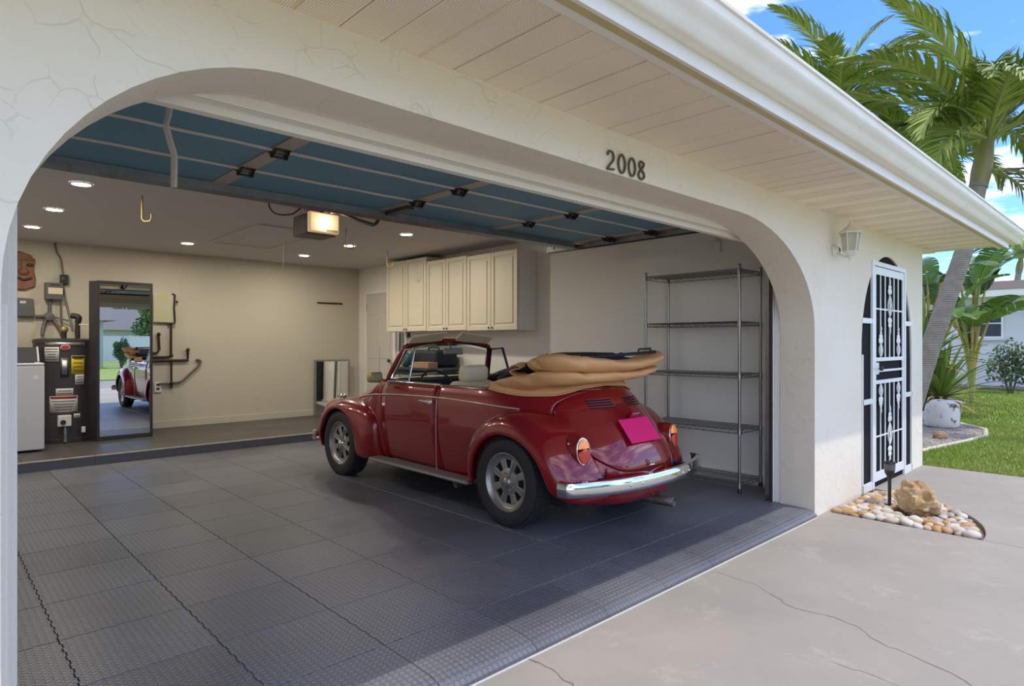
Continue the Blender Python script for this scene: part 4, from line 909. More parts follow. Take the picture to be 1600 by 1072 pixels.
MB().tube(spline([(.12, -.05, 1.46), (.13, -.06, 1.53), (.06, -.02, 1.55)], 9), .035, 10).build('insulated_elbow', M_BLACK, wh, smooth=50)
MB().tube(spline([(.13, -.08, 1.44), (.24, -.12, 1.42), (.27, -.10, 1.28)], 12), .008, 8).build('white_hose', M_TRIMW, wh, smooth=50)
MB().ball((-.02, -.06, 1.375), (.045, .045, .045), 14, 9).build('brass_valve', M_BRASS, wh, smooth=60)

# ------------------------------------------------------------------ washing machine
M_WASH = mat('washer_enamel', (.66, .67, .72), .3); M_WASHT = mat('washer_console', (.03, .03, .033), .7)
ws = thing('washing_machine', 'white top-loading washing machine at the left end of the platform', 'washing machine', (.315, 8.655, .10))
cab = MB().box(0, .69, 0, .66, .02, .955).build('cabinet', M_WASH, ws, bevel=.014, smooth=40, seg=3)
MB().box(.0, .69, .0, .66, .958, .985).build('top_deck', M_WASH, ws, bevel=.010); MB().box(.08, .61, .06, .48, .9855, 1.0).build('lid', M_WASHT, ws, bevel=.008)
MB().prism([(.50, .985), (.66, .985), (.66, 1.15), (.62, 1.16)], lambda a, b: (.0, a, b), (.69, 0, 0)).build('control_console', M_WASHT, ws, bevel=.01)
MB().tube([(.69, .50, .99), (.69, .62, 1.16), (.69, .66, 1.155)], .010, 6).build('console_edge', M_WASH, ws)
MB().box(.585, .635, -.003, .0, .80, .85).build('sticker', M_WHITE, cab)
for x in (.06, .63):
    for y in (.06, .60): MB().cyl((x, y, 0), (x, y, .03), .02, n=10).build('foot', M_BLACK, ws)

# ------------------------------------------------------------------ back wall: mask, boxes, conduits, pipes
M_MWOOD = mat('carved_wood', (.20, .075, .03), .6, bump=(25, .6, 4), var=(7, (.30, .13, .06), .8)); M_GREY = mat('grey_enamel_box', (.10, .105, .11), .5); M_CUFF = mat('grey_conduit', (.15, .14, .13), .5, .4); M_COPP = mat('old_copper', (.085, .045, .03), .45, .7, var=(20, (.07, .05, .04), .8))
mk = thing('mask_plaque', 'carved brown wooden face plaque hanging on the back wall', 'plaque', (.885, YB-.002, 1.97))
hx_ = [(-.12, .06), (-.05, .0), (.07, .0), (.16, .05), (.17, .14), (.15, .25), (.165, .36), (.12, .44), (.0, .48), (-.10, .46)]
MB().prism(hx_, lambda a, b: (a, -.001, b), (0, -.045, 0)).build('board', M_MWOOD, mk, bevel=.012, smooth=40)
MB().box(.02, .07, -.075, -.045, .24, .37).build('nose_ridge', M_MWOOD, mk, bevel=.012); MB().ball((.045, -.06, .225), (.055, .03, .045), 12, 8).build('nose', M_MWOOD, mk, smooth=60)
MB().tube(spline([(-.02, -.048, .155), (.045, -.052, .125), (.125, -.048, .15)], 10), .016, 8).build('mouth', M_BLACK, mk, smooth=60)
for x in (-.05, .11): MB().ball((x, -.048, .31), (.035, .012, .022), 12, 8).build('eye', M_BLACK, mk, smooth=60)
MB().box(-.10, .16, -.06, -.045, .37, .395).build('brow', M_MWOOD, mk, bevel=.006)
o = MB().prism([(.86, 1.63), (1.03, 1.63), (1.04, 1.66), (1.03, 1.86), (.86, 1.87)], lambda a, b: (a, YB-.001, b), (0, -.08, 0)).build('grey_switch_box', M_GREY, bevel=.015, smooth=40); tag(o, 'dark grey rounded electrical box below the wooden face plaque', 'electrical box'); MB().box(.89, .95, YB-.083, YB-.081, 1.80, 1.83).build('box_marking', M_PAPER, o)
tb_ = thing('timer_box', 'grey timer box with a cream label above the water heater', 'electrical box', (1.14, YB-.001, 1.86))
MB().box(0, .185, -.11, 0, 0, .215).build('box_case', M_GREY, tb_, bevel=.008); MB().box(.03, .18, -.113, -.1101, .07, .15).build('box_label', mat('cream_label', (.72, .62, .42), .6), tb_); MB().box(.05, .15, -.113, -.1101, .18, .195).build('box_slot', M_BLACK, tb_)
o = MB().box(1.30, 1.39, YB-.07, YB-.001, 2.06, 2.19).build('wall_plug', M_BLACK, bevel=.012); tag(o, 'black plug-in adapter at the end of a cord high on the wall', 'adapter'); MB().box(1.31, 1.345, YB-.09, YB-.0705, 2.11, 2.16).build('plug_body', M_DSTEEL, o, bevel=.005)
def pipe(nm, m, pts, r, label, cat, n=8, sp=0):
    o = MB().tube(spline(pts, sp) if sp else pts, r, n).build(nm, m, smooth=50); return tag(o, label, cat)
pipe('power_cord', M_CUFF, [(1.25, YB-.012, 2.595), (1.27, YB-.012, 2.48), (1.31, YB-.012, 2.40), (1.325, YB-.015, 2.30), (1.335, YB-.02, 2.20)], .011, 'dark cord running down from the ceiling to the black adapter', 'cord', sp=20)
pipe('adapter_cord', M_CUFF, [(1.335, YB-.03, 2.05), (1.36, YB-.05, 1.85), (1.41, YB-.22, 1.46)], .011, 'dark cord dropping from the black adapter to the heater', 'cord', sp=16)
pipe('appliance_cord', M_CUFF, [(1.31, YB-.03, 1.855), (1.31, YB-.06, 1.60), (1.315, YB-.2, 1.44)], .011, 'straight cord dropping from the timer box to the heater', 'cord', sp=12)
jb = thing('junction_box', 'round junction box with conduits spreading over the heater', 'junction box', (1.19, YB-.02, 1.645))
MB().lathe([(.001, .06), (.05, .055), (.055, .0)], 16, Matrix.Rotation(R(90), 4, 'X')).build('round_box', M_CUFF, jb, smooth=40)
for p in [[(0, -.02, .03), (.005, -.02, .22)], [(-.03, -.02, 0), (-.13, -.02, 0), (-.143, -.02, .0)], [(-.03, -.02, -.03), (-.06, -.03, -.12), (-.08, -.06, -.24)], [(.03, -.02, -.02), (.10, -.05, -.15), (.13, -.1, -.25)], [(.04, -.02, .0), (.2, -.06, -.05)]]:
    MB().tube(spline(p, 10), .020 if p[1][0] < .15 else .010, 8).build('conduit', M_CUFF, jb, smooth=50)
M_FROST = mat('frosted_yellow_panel', (.52, .49, .20), .35, var=(2.5, (.56, .55, .47), 1.0))
hp = thing('wall_light_panel', 'pale yellow frosted panel with black bracket beside the mirror', 'panel', (2.37, YB-.001, 1.60))
MB().box(0, .26, -.05, 0, 0, .40).build('frosted_face', M_FROST, hp, bevel=.006); MB().tube([(.18, -.055, -.012), (.272, -.055, -.005), (.272, -.055, .03), (.262, -.055, .2), (.272, -.055, .40), (.235, -.055, .408)], .014, 8).build('black_bracket', M_BLACK, hp, smooth=40); MB().ball((.30, -.05, .30), (.018, .018, .018), 10, 7).build('bracket_knob', M_BLACK, hp)
pr = thing('copper_pipes', 'tarnished brown copper water pipes and valves on the back wall beside the mirror', 'pipes', (0, YB-.03, 0))
for p, r in [([(2.60, 0, 1.58), (2.60, 0, 1.13), (2.57, 0, 1.11), (2.30, 0, 1.11)], .016), ([(2.44, 0, 1.42), (2.45, 0, 1.22), (2.42, 0, 1.17), (2.30, 0, 1.165)], .016), ([(2.25, 0, 1.06), (2.83, 0, 1.06)], .017), ([(2.605, 0, 1.06), (2.605, 0, .66)], .013), ([(2.82, 0, 1.06), (2.82, 0, 1.17), (2.80, -.02, 1.20)], .015)]:
    MB().tube(p, r, 8).build('pipe', M_COPP, pr, smooth=50)
MB().tube(spline([(2.93, 0, 1.065), (2.99, 0, 1.05), (2.97, 0, .98), (2.85, 0, .86), (2.74, 0, .76), (2.62, 0, .735), (2.45, 0, .735)], 30), .016, 8).build('black_hose', M_CUFF, pr, smooth=50)
for (x, z) in [(2.82, 1.21), (2.44, 1.43), (2.60, 1.13), (2.605, .735)]: MB().ball((x, -.01, z), (.026, .024, .030), 10, 7).build('fitting', M_COPP, pr, smooth=60)
o = MB().box(2.39, 2.48, YB-.016, YB-.001, .61, .755).build('wall_outlet', M_TRIMW, bevel=.004); tag(o, 'white wall outlet at the end of the black hose by the mirror', 'outlet')
for z in (.645, .705): MB().box(2.415, 2.455, YB-.018, YB-.0161, z, z+.03).build('socket_face', M_BRONZE, o)
o = MB().box(4.83, 5.29, YB-.018, YB-.001, 1.975, 2.0).build('hook_rail', M_BRONZE, bevel=.003); tag(o, 'short dark hook rail high on the back wall', 'hook rail')
for k in range(8): MB().tube([(4.86+k*.057, YB-.018, 1.985), (4.86+k*.057, YB-.03, 1.975), (4.86+k*.057, YB-.032, 1.99)], .004, 6).build('hook', M_BRONZE, o)
lm = thing('low_mirror', 'small frameless mirror panel leaning on the back wall near the corner', 'mirror', (4.76, YB-.02, .101)); lm.rotation_euler = (R(1.0), 0, R(-4))
MB().box(0, .62, -.035, -.012, 0, .93).build('mirror_backing', M_GALV, lm); MB().box(.03, .59, -.038, -.0351, .03, .90).build('mirror_glass', M_MIRR, lm)
for (a, b, c_, d_) in [(0, .03, 0, .93), (.59, .62, 0, .93), (.03, .59, .90, .93)]: MB().box(a, b, -.042, -.0351, c_, d_).build('mirror_edge', M_GALV, lm, bevel=.003)

# ------------------------------------------------------------------ front wall fittings
M_NUM = mat('bronze_numeral', (.13, .10, .045), .5, .3)
def V2(cx, w, pts): return [(cx+(a-.5)*w, YF-.008, 2.166+b*.092) for a, b in pts]
D2 = [(.12, .74), (.18, .92), (.45, 1.0), (.75, .92), (.85, .72), (.72, .48), (.40, .27), (.12, .05), (.08, .0), (.5, .03), (.90, .06)]
D0 = [(.5+.42*math.sin(a), .5-.5*math.cos(a)) for a in [2*math.pi*k/20 for k in range(20)]]
D8 = [(.5, .55), (.22, .75), (.34, .97), (.62, .98), (.86, .88), (.60, .60), (.30, .42), (.10, .20), (.30, .02), (.60, .0), (.88, .16), (.82, .36), (.5, .55)]
num = thing('house_number', 'dark bronze house number 2008 on the stucco above the garage', 'house number')
for cx, d, cl in [(2.495, D2, False), (2.585, D0, True), (2.672, D0, True), (2.755, D8, False)]:
    p = V2(cx, .066, d); m = MB(); m.tube(p if cl else spline(p, 30), .0058, 8, closed=cl); m.build('digit', M_NUM, num, smooth=50)

M_LANT = mat('lantern_white', (.74, .70, .62), .5); M_LGL = mat('lantern_glass', (.75, .72, .62), .25, trans=.55, ior=1.2)
lt = thing('wall_lantern', 'white six-sided wall lantern beside the security door', 'lantern', (5.48, 1.80, 2.14))
MB().lathe([(.045, 0), (.05, .012), (.03, .03), (.02, .05)], 16, Matrix.Translation((0, YF-1.80, -.07)) @ Matrix.Rotation(R(90), 4, 'X')).build('wall_plate', M_LANT, lt, smooth=40)
MB().tube(spline([(0, .11, -.07), (0, .08, -.11), (0, .03, -.135), (0, 0, -.125), (0, 0, -.105)], 16), .010, 8).build('lantern_arm', M_LANT, lt, smooth=60)
MB().lathe([(.028, -.125), (.05, -.105), (.056, -.10), (.056, -.09), (.001, -.088)], 6).build('lantern_base', M_LANT, lt); MB().lathe([(.008, -.17), (.012, -.15), (.02, -.125)], 10).build('lantern_drop', M_LANT, lt, smooth=50)
MB().lathe([(.054, -.09), (.074, .055)], 6).build('lantern_glass', M_LGL, lt)
for k in range(6):
    a = 2*math.pi*k/6; MB().tube([(.056*math.cos(a), .056*math.sin(a), -.09), (.077*math.cos(a), .077*math.sin(a), .057)], .0055, 6).build('lantern_bar', M_LANT, lt)
MB().lathe([(.088, .052), (.090, .062), (.062, .085), (.035, .108), (.014, .125), (.001, .13)], 6).build('lantern_roof', M_LANT, lt); MB().lathe([(.010, .125), (.006, .14), (.008, .15), (.003, .165), (.001, .166)], 10).build('finial', M_LANT, lt, smooth=50)
MB().cyl((0, 0, -.088), (0, 0, -.01), .013, n=10).build('candle_tube', M_LANT, lt)

# ------------------------------------------------------------------ arched security door
M_SCR = mat('dark_insect_screen', (.022, .022, .025), .95, spec=.1); M_WIR = mat('white_painted_iron', (.80, .80, .77), .4)
d1 = MB().prism([(a, max(b, GND)) for a, b in door_arch(-.004)], lambda a, b: (a, YF+.014, b), (0, .006, 0)).build('door_1', M_SCR); struct(d1, 'white ornamental iron security door in an arched dark screen')
DY = YF-.010
def bar(x0, x1, z0, z1, nm='door_bar', y0=0., y1=.03, par=d1): return MB().box(x0, x1, DY+y0*.4, DY+y1*.4, z0, z1).build(nm, M_WIR, par, bevel=.002)
bar(6.425, 6.480, GND, 2.085, 'door_post', -.01, .045); bar(7.425, 7.478, GND, 2.075, 'door_post', -.01, .045); bar(6.48, 7.425, 2.035, 2.078, 'door_head', -.01, .045)
for (x0, x1) in ((6.165, 6.425), (7.478, 7.716)):
    for z in (1.51, .765): bar(x0, x1, z-.024, z+.024, 'screen_rail', .0, .045)
    bar(x0, x1, GND, GND+.075, 'screen_rail', .0, .045)
bar(6.163, 6.185, GND, 1.20, 'screen_stile', .0, .045); bar(7.695, 7.717, GND, 1.20, 'screen_stile', .0, .045)
leaf = bar(6.488, 6.535, .0, 2.028, 'leaf_frame'); bar(7.370, 7.417, .0, 2.028, 'leaf_frame'); bar(6.535, 7.370, 1.955, 2.028, 'leaf_frame'); bar(6.535, 7.370, .0, .085, 'leaf_frame')
for z in (1.150, .935): bar(6.535, 7.370, z-.018, z+.018, 'leaf_rail')
bar(6.535, 7.370, 1.030, 1.052, 'leaf_rail')
cxd = (6.535+7.37)/2; XS = [cxd+k*.139 for k in (-2, -1, 0, 1, 2)]
for x in XS:
    MB().box(x-.011, x+.011, DY+.002, DY+.007, 1.168, 1.955).build('iron_picket', M_WIR, d1); MB().box(x-.011, x+.011, DY+.002, DY+.007, .085, .917).build('iron_picket', M_WIR, d1)
for (a, b) in ((6.535, cxd-.06), (cxd+.06, 7.37)):
    for z in (1.63, .42): bar(a, b, z-.008, z+.008, 'cross_rod', .006, .02)
bar(6.500, 6.60, 1.01, 1.12, 'lock_box', -.012, .0); MB().ball((6.56, DY-.035, 1.065), (.022, .022, .022), 12, 8).build('lock_knob', M_BRONZE, d1, smooth=60)
def casting(x, z0, z1, big, flip=False):
    m = MB(); h = z1-z0; y = DY+.006; f = lambda t: z0+h*((1-t) if flip else t)
    def leafs(t, r): 
        for sx in (-1, 1): m.ball((x+sx*r*.75, y-.004, f(t)), (r, .006, r*.85), 10, 7)
    def lens(t0, t1, w):
        for sx in (-1, 1): m.tube([(x+sx*w*math.sin(math.pi*k/10), y-.004, f(t0+(t1-t0)*k/10)) for k in range(11)], .007, 6)
        m.tube([(x, y-.004, f(t0)), (x, y-.006, f(t1))], .006, 6); m.ball((x, y-.008, f((t0+t1)/2)), (.020, .006, .03), 10, 7)
    if big:
        lens(.32, .70, .058); leafs(.78, .034); leafs(.86, .026); leafs(.24, .034); leafs(.15, .028); m.ball((x, y-.004, f(.95)), (.014, .01, .045), 10, 7); m.ball((x, y-.004, f(.06)), (.012, .01, .05), 10, 7)
    else:
        lens(.02, .45, .045); leafs(.55, .036); leafs(.68, .028); leafs(.80, .016); m.ball((x, y-.004, f(.93)), (.013, .01, .03), 10, 7)
    o = m.build('iron_casting', M_WIR, d1, smooth=60); o['kind'] = 'stuff'
casting(XS[2], 1.40, 1.93, True); casting(XS[0], 1.17, 1.46, False); casting(XS[4], 1.17, 1.46, False)
casting(XS[0], .64, .915, False, True); casting(XS[4], .64, .915, False, True); casting(XS[2], .13, .68, True)

# ------------------------------------------------------------------ pebble bed, boulder, solar torch
M_SOIL = mat('bed_soil', (.20, .15, .10), .9, bump=(30, .6, 4))
def rock_mat(name, c1, c2, sc=6, b=.7): return mat(name, c1, .8, bump=(sc*3, b, 6), var=(sc, c2, .9))
struct(MB().prism([(5.341, YF)]+[(5.341+(a-BEDC[0])*.995, YF+(b-YF)*.995) for a, b in arcp], lambda a, b: (a, b, GND-.03), (0, 0, -.1)).build('floor_pebble_bed', M_SOIL))
PMATS = [rock_mat('pebble_white', (.66, .61, .54), (.52, .45, .37), 9, .2), rock_mat('pebble_cream', (.60, .49, .36), (.46, .33, .20), 9, .2), rock_mat('pebble_ochre', (.42, .24, .09), (.56, .38, .20), 12, .5), rock_mat('pebble_grey', (.34, .31, .29), (.46, .42, .38), 9, .2)]
PN = ['white', 'cream', 'ochre', 'grey']
pme = []
for v in range(6):
    for mi in range(4):
        me = MB().ball((0, 0, 0), (1, .72+.05*v, .55), 10, 7, jit=.16, seed=v*7+mi).mesh('pebble', 60); me.materials.append(PMATS[mi]); pme.append((me, mi))
gp = random.Random(11); placed = []; tries = 0
BO = Vector((5.83, 1.42))
while len(placed) < 230 and tries < 60000:
    tries += 1; a = gp.random()*math.pi/2; r = BEDR*math.sqrt(gp.random())*.95; x = BEDC[0]+r*math.sin(a)*1.05; y = YF-r*math.cos(a)*.92
    sz = gp.uniform(.034, .062)
    if x < 5.40 or y > YF-.045 or (Vector((x, y))-BO).length < .17 or (abs(x-5.913) < .05 and abs(y-1.637) < .05): continue
    if any((x-q[0])**2+(y-q[1])**2 < ((sz+q[2])*.68)**2 for q in placed): continue
    placed.append((x, y, sz))
for i, (x, y, sz) in enumerate(placed):
    me, mi = pme[gp.randrange(24)]
    if gp.random() < .25: me, mi = pme[gp.randrange(6)*4]
    o = bpy.data.objects.new('pebble', me); COL.objects.link(o); o.location = (x, y, GND-.03+sz*.52); o.scale = (sz, sz, sz*gp.uniform(.9, 1.15)); o.rotation_euler = (gp.uniform(-.3, .3), gp.uniform(-.3, .3), gp.uniform(0, 6.28))
    dc = math.hypot((x-BEDC[0])/1.05, (y-YF)/.92)
    zone = 'under the stucco wall' if y > YF-.16 else 'along the straight drive edge' if x < 5.52 else 'along the curved rim' if dc > .92 else 'at the foot of the ochre boulder' if (Vector((x, y))-BO).length < .30 else 'around the solar torch' if y > 1.5 else 'in the open part'
    sz_ = 'small' if sz < .041 else 'large' if sz > .054 else 'medium'
    tag(o, '%s smooth %s pebble %s of the pebble bed' % (sz_, PN[mi], zone), 'pebble', '%s %s pebbles %s' % (sz_, PN[mi], zone))
def boulder(name, m, c, r, seed, jit, label, cat='boulder', amp=.10):
    b = MB(); g = random.Random(seed); dirs = [Vector((g.uniform(-1, 1), g.uniform(-1, 1), g.uniform(-1, 1))).normalized() for _ in range(16)]; am = [g.uniform(-.5, 1)*amp for _ in dirs]; NU, NV = 40, 26; vs_ = []
    from mathutils import noise
    def f(u, v):
        a = 2*math.pi*u; p = math.pi*(v*.996+.002); d = Vector((math.sin(p)*math.cos(a), math.sin(p)*math.sin(a), -math.cos(p))); k = 1.0
        for q, w in zip(dirs, am): k += w*max(0, d.dot(q))**5
        k += jit*noise.noise(d*2.0+Vector((seed, 0, 0)))+jit*.5*(abs(noise.noise(d*4.5+Vector((0, seed, 0))))-.2)+jit*.35*noise.noise(Vector((d.x*3, d.y*3, d.z*9+seed)))+jit*.12*noise.noise(d*16)
        return (d.x*r[0]*k, d.y*r[1]*k, d.z*r[2]*k)
    b.grid(f, NU, NV, True); o = b.build(name, m, smooth=28 if jit > .3 else 60, weld=True, loc=c); return tag(o, label, cat)
boulder('boulder', rock_mat('ochre_boulder', (.38, .22, .085), (.60, .45, .27), 9, 1.0), (BO.x, BO.y, GND+.10), (.122, .130, .140), 5, .42, 'craggy ochre boulder in the middle of the pebble bed')
tr_ = thing('solar_torch', 'black solar torch light on a stake in the pebble bed', 'torch light', (5.913, 1.637, GND-.03)); tr_.rotation_euler = (R(-1), R(3.5), 0)
MB().cyl((0, 0, 0), (0, 0, .27), .013, .014, 10).build('stake', M_BLACK, tr_, smooth=50)
MB().lathe([(.013, .25), (.022, .275), (.036, .30), (.041, .33), (.043, .385), (.040, .395), (.036, .387), (.034, .33), (.001, .30)], 16).build('torch_cup', M_BLACK, tr_, smooth=50)
MB().lathe([(.0425, .325), (.0445, .375)], 16).build('torch_window', mat('smoky_lens', (.10, .10, .10), .3), tr_, smooth=50)
for k in range(4): a = k*math.pi/2; MB().prism([(-.018, 0), (.018, 0), (0, .03)], lambda u, v: (.042*math.cos(a)-u*math.sin(a), .042*math.sin(a)+u*math.cos(a), .385+v), (.004*math.cos(a), .004*math.sin(a), 0)).build('torch_tine', M_BLACK, tr_)

# ------------------------------------------------------------------ lawn, gravel, street
def grass_mat(name, c1, c2):
    m = mat(name, c1, .8); k = NT(m); pos = k.n('NewGeometry').outputs['Position']
    a = k.n('TexNoise', {'Vector': pos, 'Scale': 1.2, 'Detail': 5.0}).outputs[0]; b = k.n('TexNoise', {'Vector': pos, 'Scale': 22.0, 'Detail': 4.0}).outputs[0]
    c = k.n('MixRGB', {0: k.n('MapRange', {0: a, 1: .35, 2: .68}).outputs[0], 1: (*c1, 1), 2: (*c2, 1)}).outputs[0]
    c = k.n('MixRGB', {0: k.n('MapRange', {0: b, 1: .35, 2: .7, 4: .55}).outputs[0], 1: c, 2: (.10, .13, .03, 1)}).outputs[0]; k.link(c, 'Base Color')
    k.link(k.n('Bump', {'Strength': .8, 'Distance': .03, 'Height': b}).outputs[0], 'Normal'); return m
M_GRASS = grass_mat('lawn_ground', (.22, .34, .045), (.30, .37, .08)); M_BLADE = grass_mat('grass_blade', (.36, .49, .07), (.47, .53, .13))
LZ = -.085
lw = MB().prism([(8.17, -4.2), (60, -4.2), (60, 45), (-45, 45), (-45, 9.99), (XH+.01, 9.99), (XH+.01, YI+.1), (8.17, YI+.1)], lambda a, b: (a, b, LZ), (0, 0, -.2)).build('ground_lawn', M_GRASS); struct(lw)
struct(MB().box(-45, -3.22, -4.2, 9.9, LZ-.2, LZ).build('ground_lawn_left', M_GRASS)); struct(MB().box(-60, 70, -60, -10.0, LZ-.2, LZ).build('ground_lawn_across', M_GRASS))
struct(MB().box(-60, 70, -10.0, -4.2, LZ-.2, LZ-.04).build('floor_street', mat('asphalt', (.24, .235, .23), .9, bump=(40, .4, 3), var=(.6, (.30, .29, .28), .7))))
struct(MB().box(-3.2, 8.16, -4.2, -3.21, LZ-.2, GND-.005).build('floor_apron', M_DRIVE))
bedp = [(8.17, 2.30), (9.5, 2.16), (10.6, 1.99), (11.45, 1.90), (12.3, 2.05), (13.2, 2.75), (15.4, 3.25), (17.4, 3.3), (18.6, 3.9), (18.2, 5.2), (8.17, 5.2)]
struct(MB().prism(bedp, lambda a, b: (a, b, LZ+.012), (0, 0, -.05)).build('ground_gravel_bed', mat('gravel', (.42, .38, .33), .9, bump=(55, 1.0, 3), var=(38, (.16, .14, .12), .9))))
gg = random.Random(4); gv = MB()
def in_poly(x, y, P):
    c = False; j = len(P)-1
    for i in range(len(P)):
        if (P[i][1] > y) != (P[j][1] > y) and x < (P[j][0]-P[i][0])*(y-P[i][1])/(P[j][1]-P[i][1])+P[i][0]: c = not c
        j = i
    return c
k = 0
while k < 2600:
    x = gg.uniform(8.2, 13.4); y = gg.uniform(1.9, 4.2)
    if not in_poly(x, y, bedp): continue
    r = gg.uniform(.008, .02); gv.ball((x, y, LZ+.016), (r, r*.8, r*.6), 5, 4); k += 1
gvo = gv.build('gravel_stones', mat('gravel_stone', (.44, .40, .35), .85, var=(25, (.20, .17, .15), .9))); tag(gvo, 'loose grey and tan gravel of the planting bed', 'gravel', kind='stuff')
edge = MB().tube([(a, b, LZ+.015) for a, b in bedp[:10]], .035, 6); struct(edge.build('trim_bed_edging', mat('edging_stone', (.62, .56, .43), .8, bump=(20, .4, 3))))
# grass blades (one object)
ng = np.random.default_rng(5); N = 90000
def scatter(n, x0, x1, y0, y1): return np.stack([ng.uniform(x0, x1, n), ng.uniform(y0, y1, n)], 1)
pts = np.concatenate([scatter(70000, 8.18, 13.5, -.9, 2.9), scatter(34000, 13.5, 23.5, .8, 5.0), scatter(1800, 8.165, 8.20, -1.0, 2.2)])
keep = np.array([not in_poly(p[0], p[1], bedp) for p in pts]); pts = pts[keep]; n = len(pts)
h = ng.uniform(.025, .065, n); w = np.where(pts[:, 0] > 13.5, .011, .006); az = ng.uniform(0, 2*np.pi, n); le = ng.uniform(.1, .8, n)*h; la = ng.uniform(0, 2*np.pi, n)
b0 = np.stack([pts[:, 0]-w*np.cos(az), pts[:, 1]-w*np.sin(az), np.full(n, LZ)], 1); b1 = np.stack([pts[:, 0]+w*np.cos(az), pts[:, 1]+w*np.sin(az), np.full(n, LZ)], 1)
tp = np.stack([pts[:, 0]+le*np.cos(la), pts[:, 1]+le*np.sin(la), LZ+h], 1)
vv = np.stack([b0, b1, tp], 1).reshape(-1, 3); me = bpy.data.meshes.new('lawn_grass'); me.vertices.add(len(vv)); me.vertices.foreach_set('co', vv.ravel().astype(np.float32))
me.loops.add(n*3); me.loops.foreach_set('vertex_index', np.arange(n*3, dtype=np.int32)); me.polygons.add(n); me.polygons.foreach_set('loop_start', np.arange(0, n*3, 3, dtype=np.int32)); me.polygons.foreach_set('loop_total', np.full(n, 3, dtype=np.int32)); me.update(); me.validate(); me.materials.append(M_BLADE)
go = bpy.data.objects.new('lawn_grass', me); COL.objects.link(go); tag(go, 'short bright green lawn grass beside the house', 'grass', kind='stuff')

# rocks of the bed
M_WROCK = mat('whitewashed_rock', (.68, .65, .60), .8); k = NT(M_WROCK); tcw = k.n('TexCoord').outputs['Object']
nw = k.n('TexNoise', {'Vector': tcw, 'Scale': 5.0, 'Detail': 7.0, 'Roughness': .65}).outputs[0]; k.link(k.n('MixRGB', {0: k.n('MapRange', {0: nw, 1: .535, 2: .60}).outputs[0], 1: (.68, .65, .60, 1), 2: (.07, .06, .05, 1)}).outputs[0], 'Base Color'); k.link(k.n('Bump', {'Strength': .5, 'Distance': .03, 'Height': nw}).outputs[0], 'Normal')
wro = MB(); 
def wr_f(u, v):
    from mathutils import noise
    a = 2*math.pi*u; pr_ = [(.001, 0), (.24, 0), (.275, .05), (.28, .16), (.275, .30), (.25, .40), (.18, .45), (.08, .465), (.001, .468)][int(round(v*8))]; k = 1+.06*noise.noise(Vector((math.cos(a)*1.5, math.sin(a)*1.5, pr_[1]*4)))
    return (pr_[0]*math.cos(a)*k, pr_[0]*math.sin(a)*k*.9, pr_[1])
wro.grid(wr_f, 30, 9, True); tag(wro.build('garden_stone', M_WROCK, smooth=60, weld=True, sub=1, loc=(12.25, 2.62, LZ)), 'large whitewashed garden stone with dark stains on the gravel', 'stone')
for nm, m, c, r, sd_, lb in [('bed_rock', rock_mat('brown_rock', (.26, .15, .07), (.36, .24, .13), 6, .5), (10.75, 2.32, LZ+.04), (.12, .09, .07), 3, 'smooth brown rock lying on the gravel before the white stone'),
        ('bed_rock', rock_mat('tan_rock', (.40, .33, .25), (.5, .43, .34), 6, .5), (14.6, 2.95, LZ+.05), (.20, .15, .11), 4, 'tan rock on the grass side behind the white garden stone'),
        ('bed_rock', rock_mat('pale_rock', (.55, .50, .44), (.4, .36, .3), 6, .5), (13.0, 3.02, LZ+.07), (.18, .14, .12), 8, 'pale rock at the foot of the spiky plant')]:
    boulder(nm, m, c, r, sd_, .12, lb, 'rock', .08)

# ------------------------------------------------------------------ palms and plants
M_FROND = [mat('frond_a', (.17, .27, .04), .4, var=(2.5, (.32, .38, .07), .8)), mat('frond_b', (.30, .36, .07), .4, var=(3, (.48, .48, .15), .8)), mat('frond_dry', (.20, .17, .10), .8)]
M_RACH = mat('frond_stalk', (.28, .32, .08), .5)
def ring_mat(name, c1, c2, sc=9):
    m = mat(name, c1, .85); k = NT(m); pos = k.n('NewGeometry').outputs['Position']; w = k.n('TexWave', {'Vector': pos, 'Scale': sc, 'Distortion': 2.5, 'Detail': 3.0}, bands_direction='Z').outputs[0]
    nn = k.n('TexNoise', {'Vector': pos, 'Scale': 8.0, 'Detail': 5.0}).outputs[0]
    c = k.n('MixRGB', {0: k.m('MULTIPLY', w, .75), 1: (*c1, 1), 2: (*c2, 1)}).outputs[0]; c = k.n('MixRGB', {0: k.n('MapRange', {0: nn, 1: .45, 2: .7, 4: .5}).outputs[0], 1: c, 2: (.42, .39, .35, 1)}).outputs[0]
    k.link(c, 'Base Color'); k.link(k.n('Bump', {'Strength': .5, 'Distance': .02, 'Height': w}).outputs[0], 'Normal'); return m
M_TRUNK = ring_mat('palm_trunk', (.33, .285, .235), (.225, .19, .155)); M_SHAFT = mat('crownshaft', (.24, .22, .07), .45, var=(3, (.24, .11, .06), 1.0), stretch=(1, 1, .25))
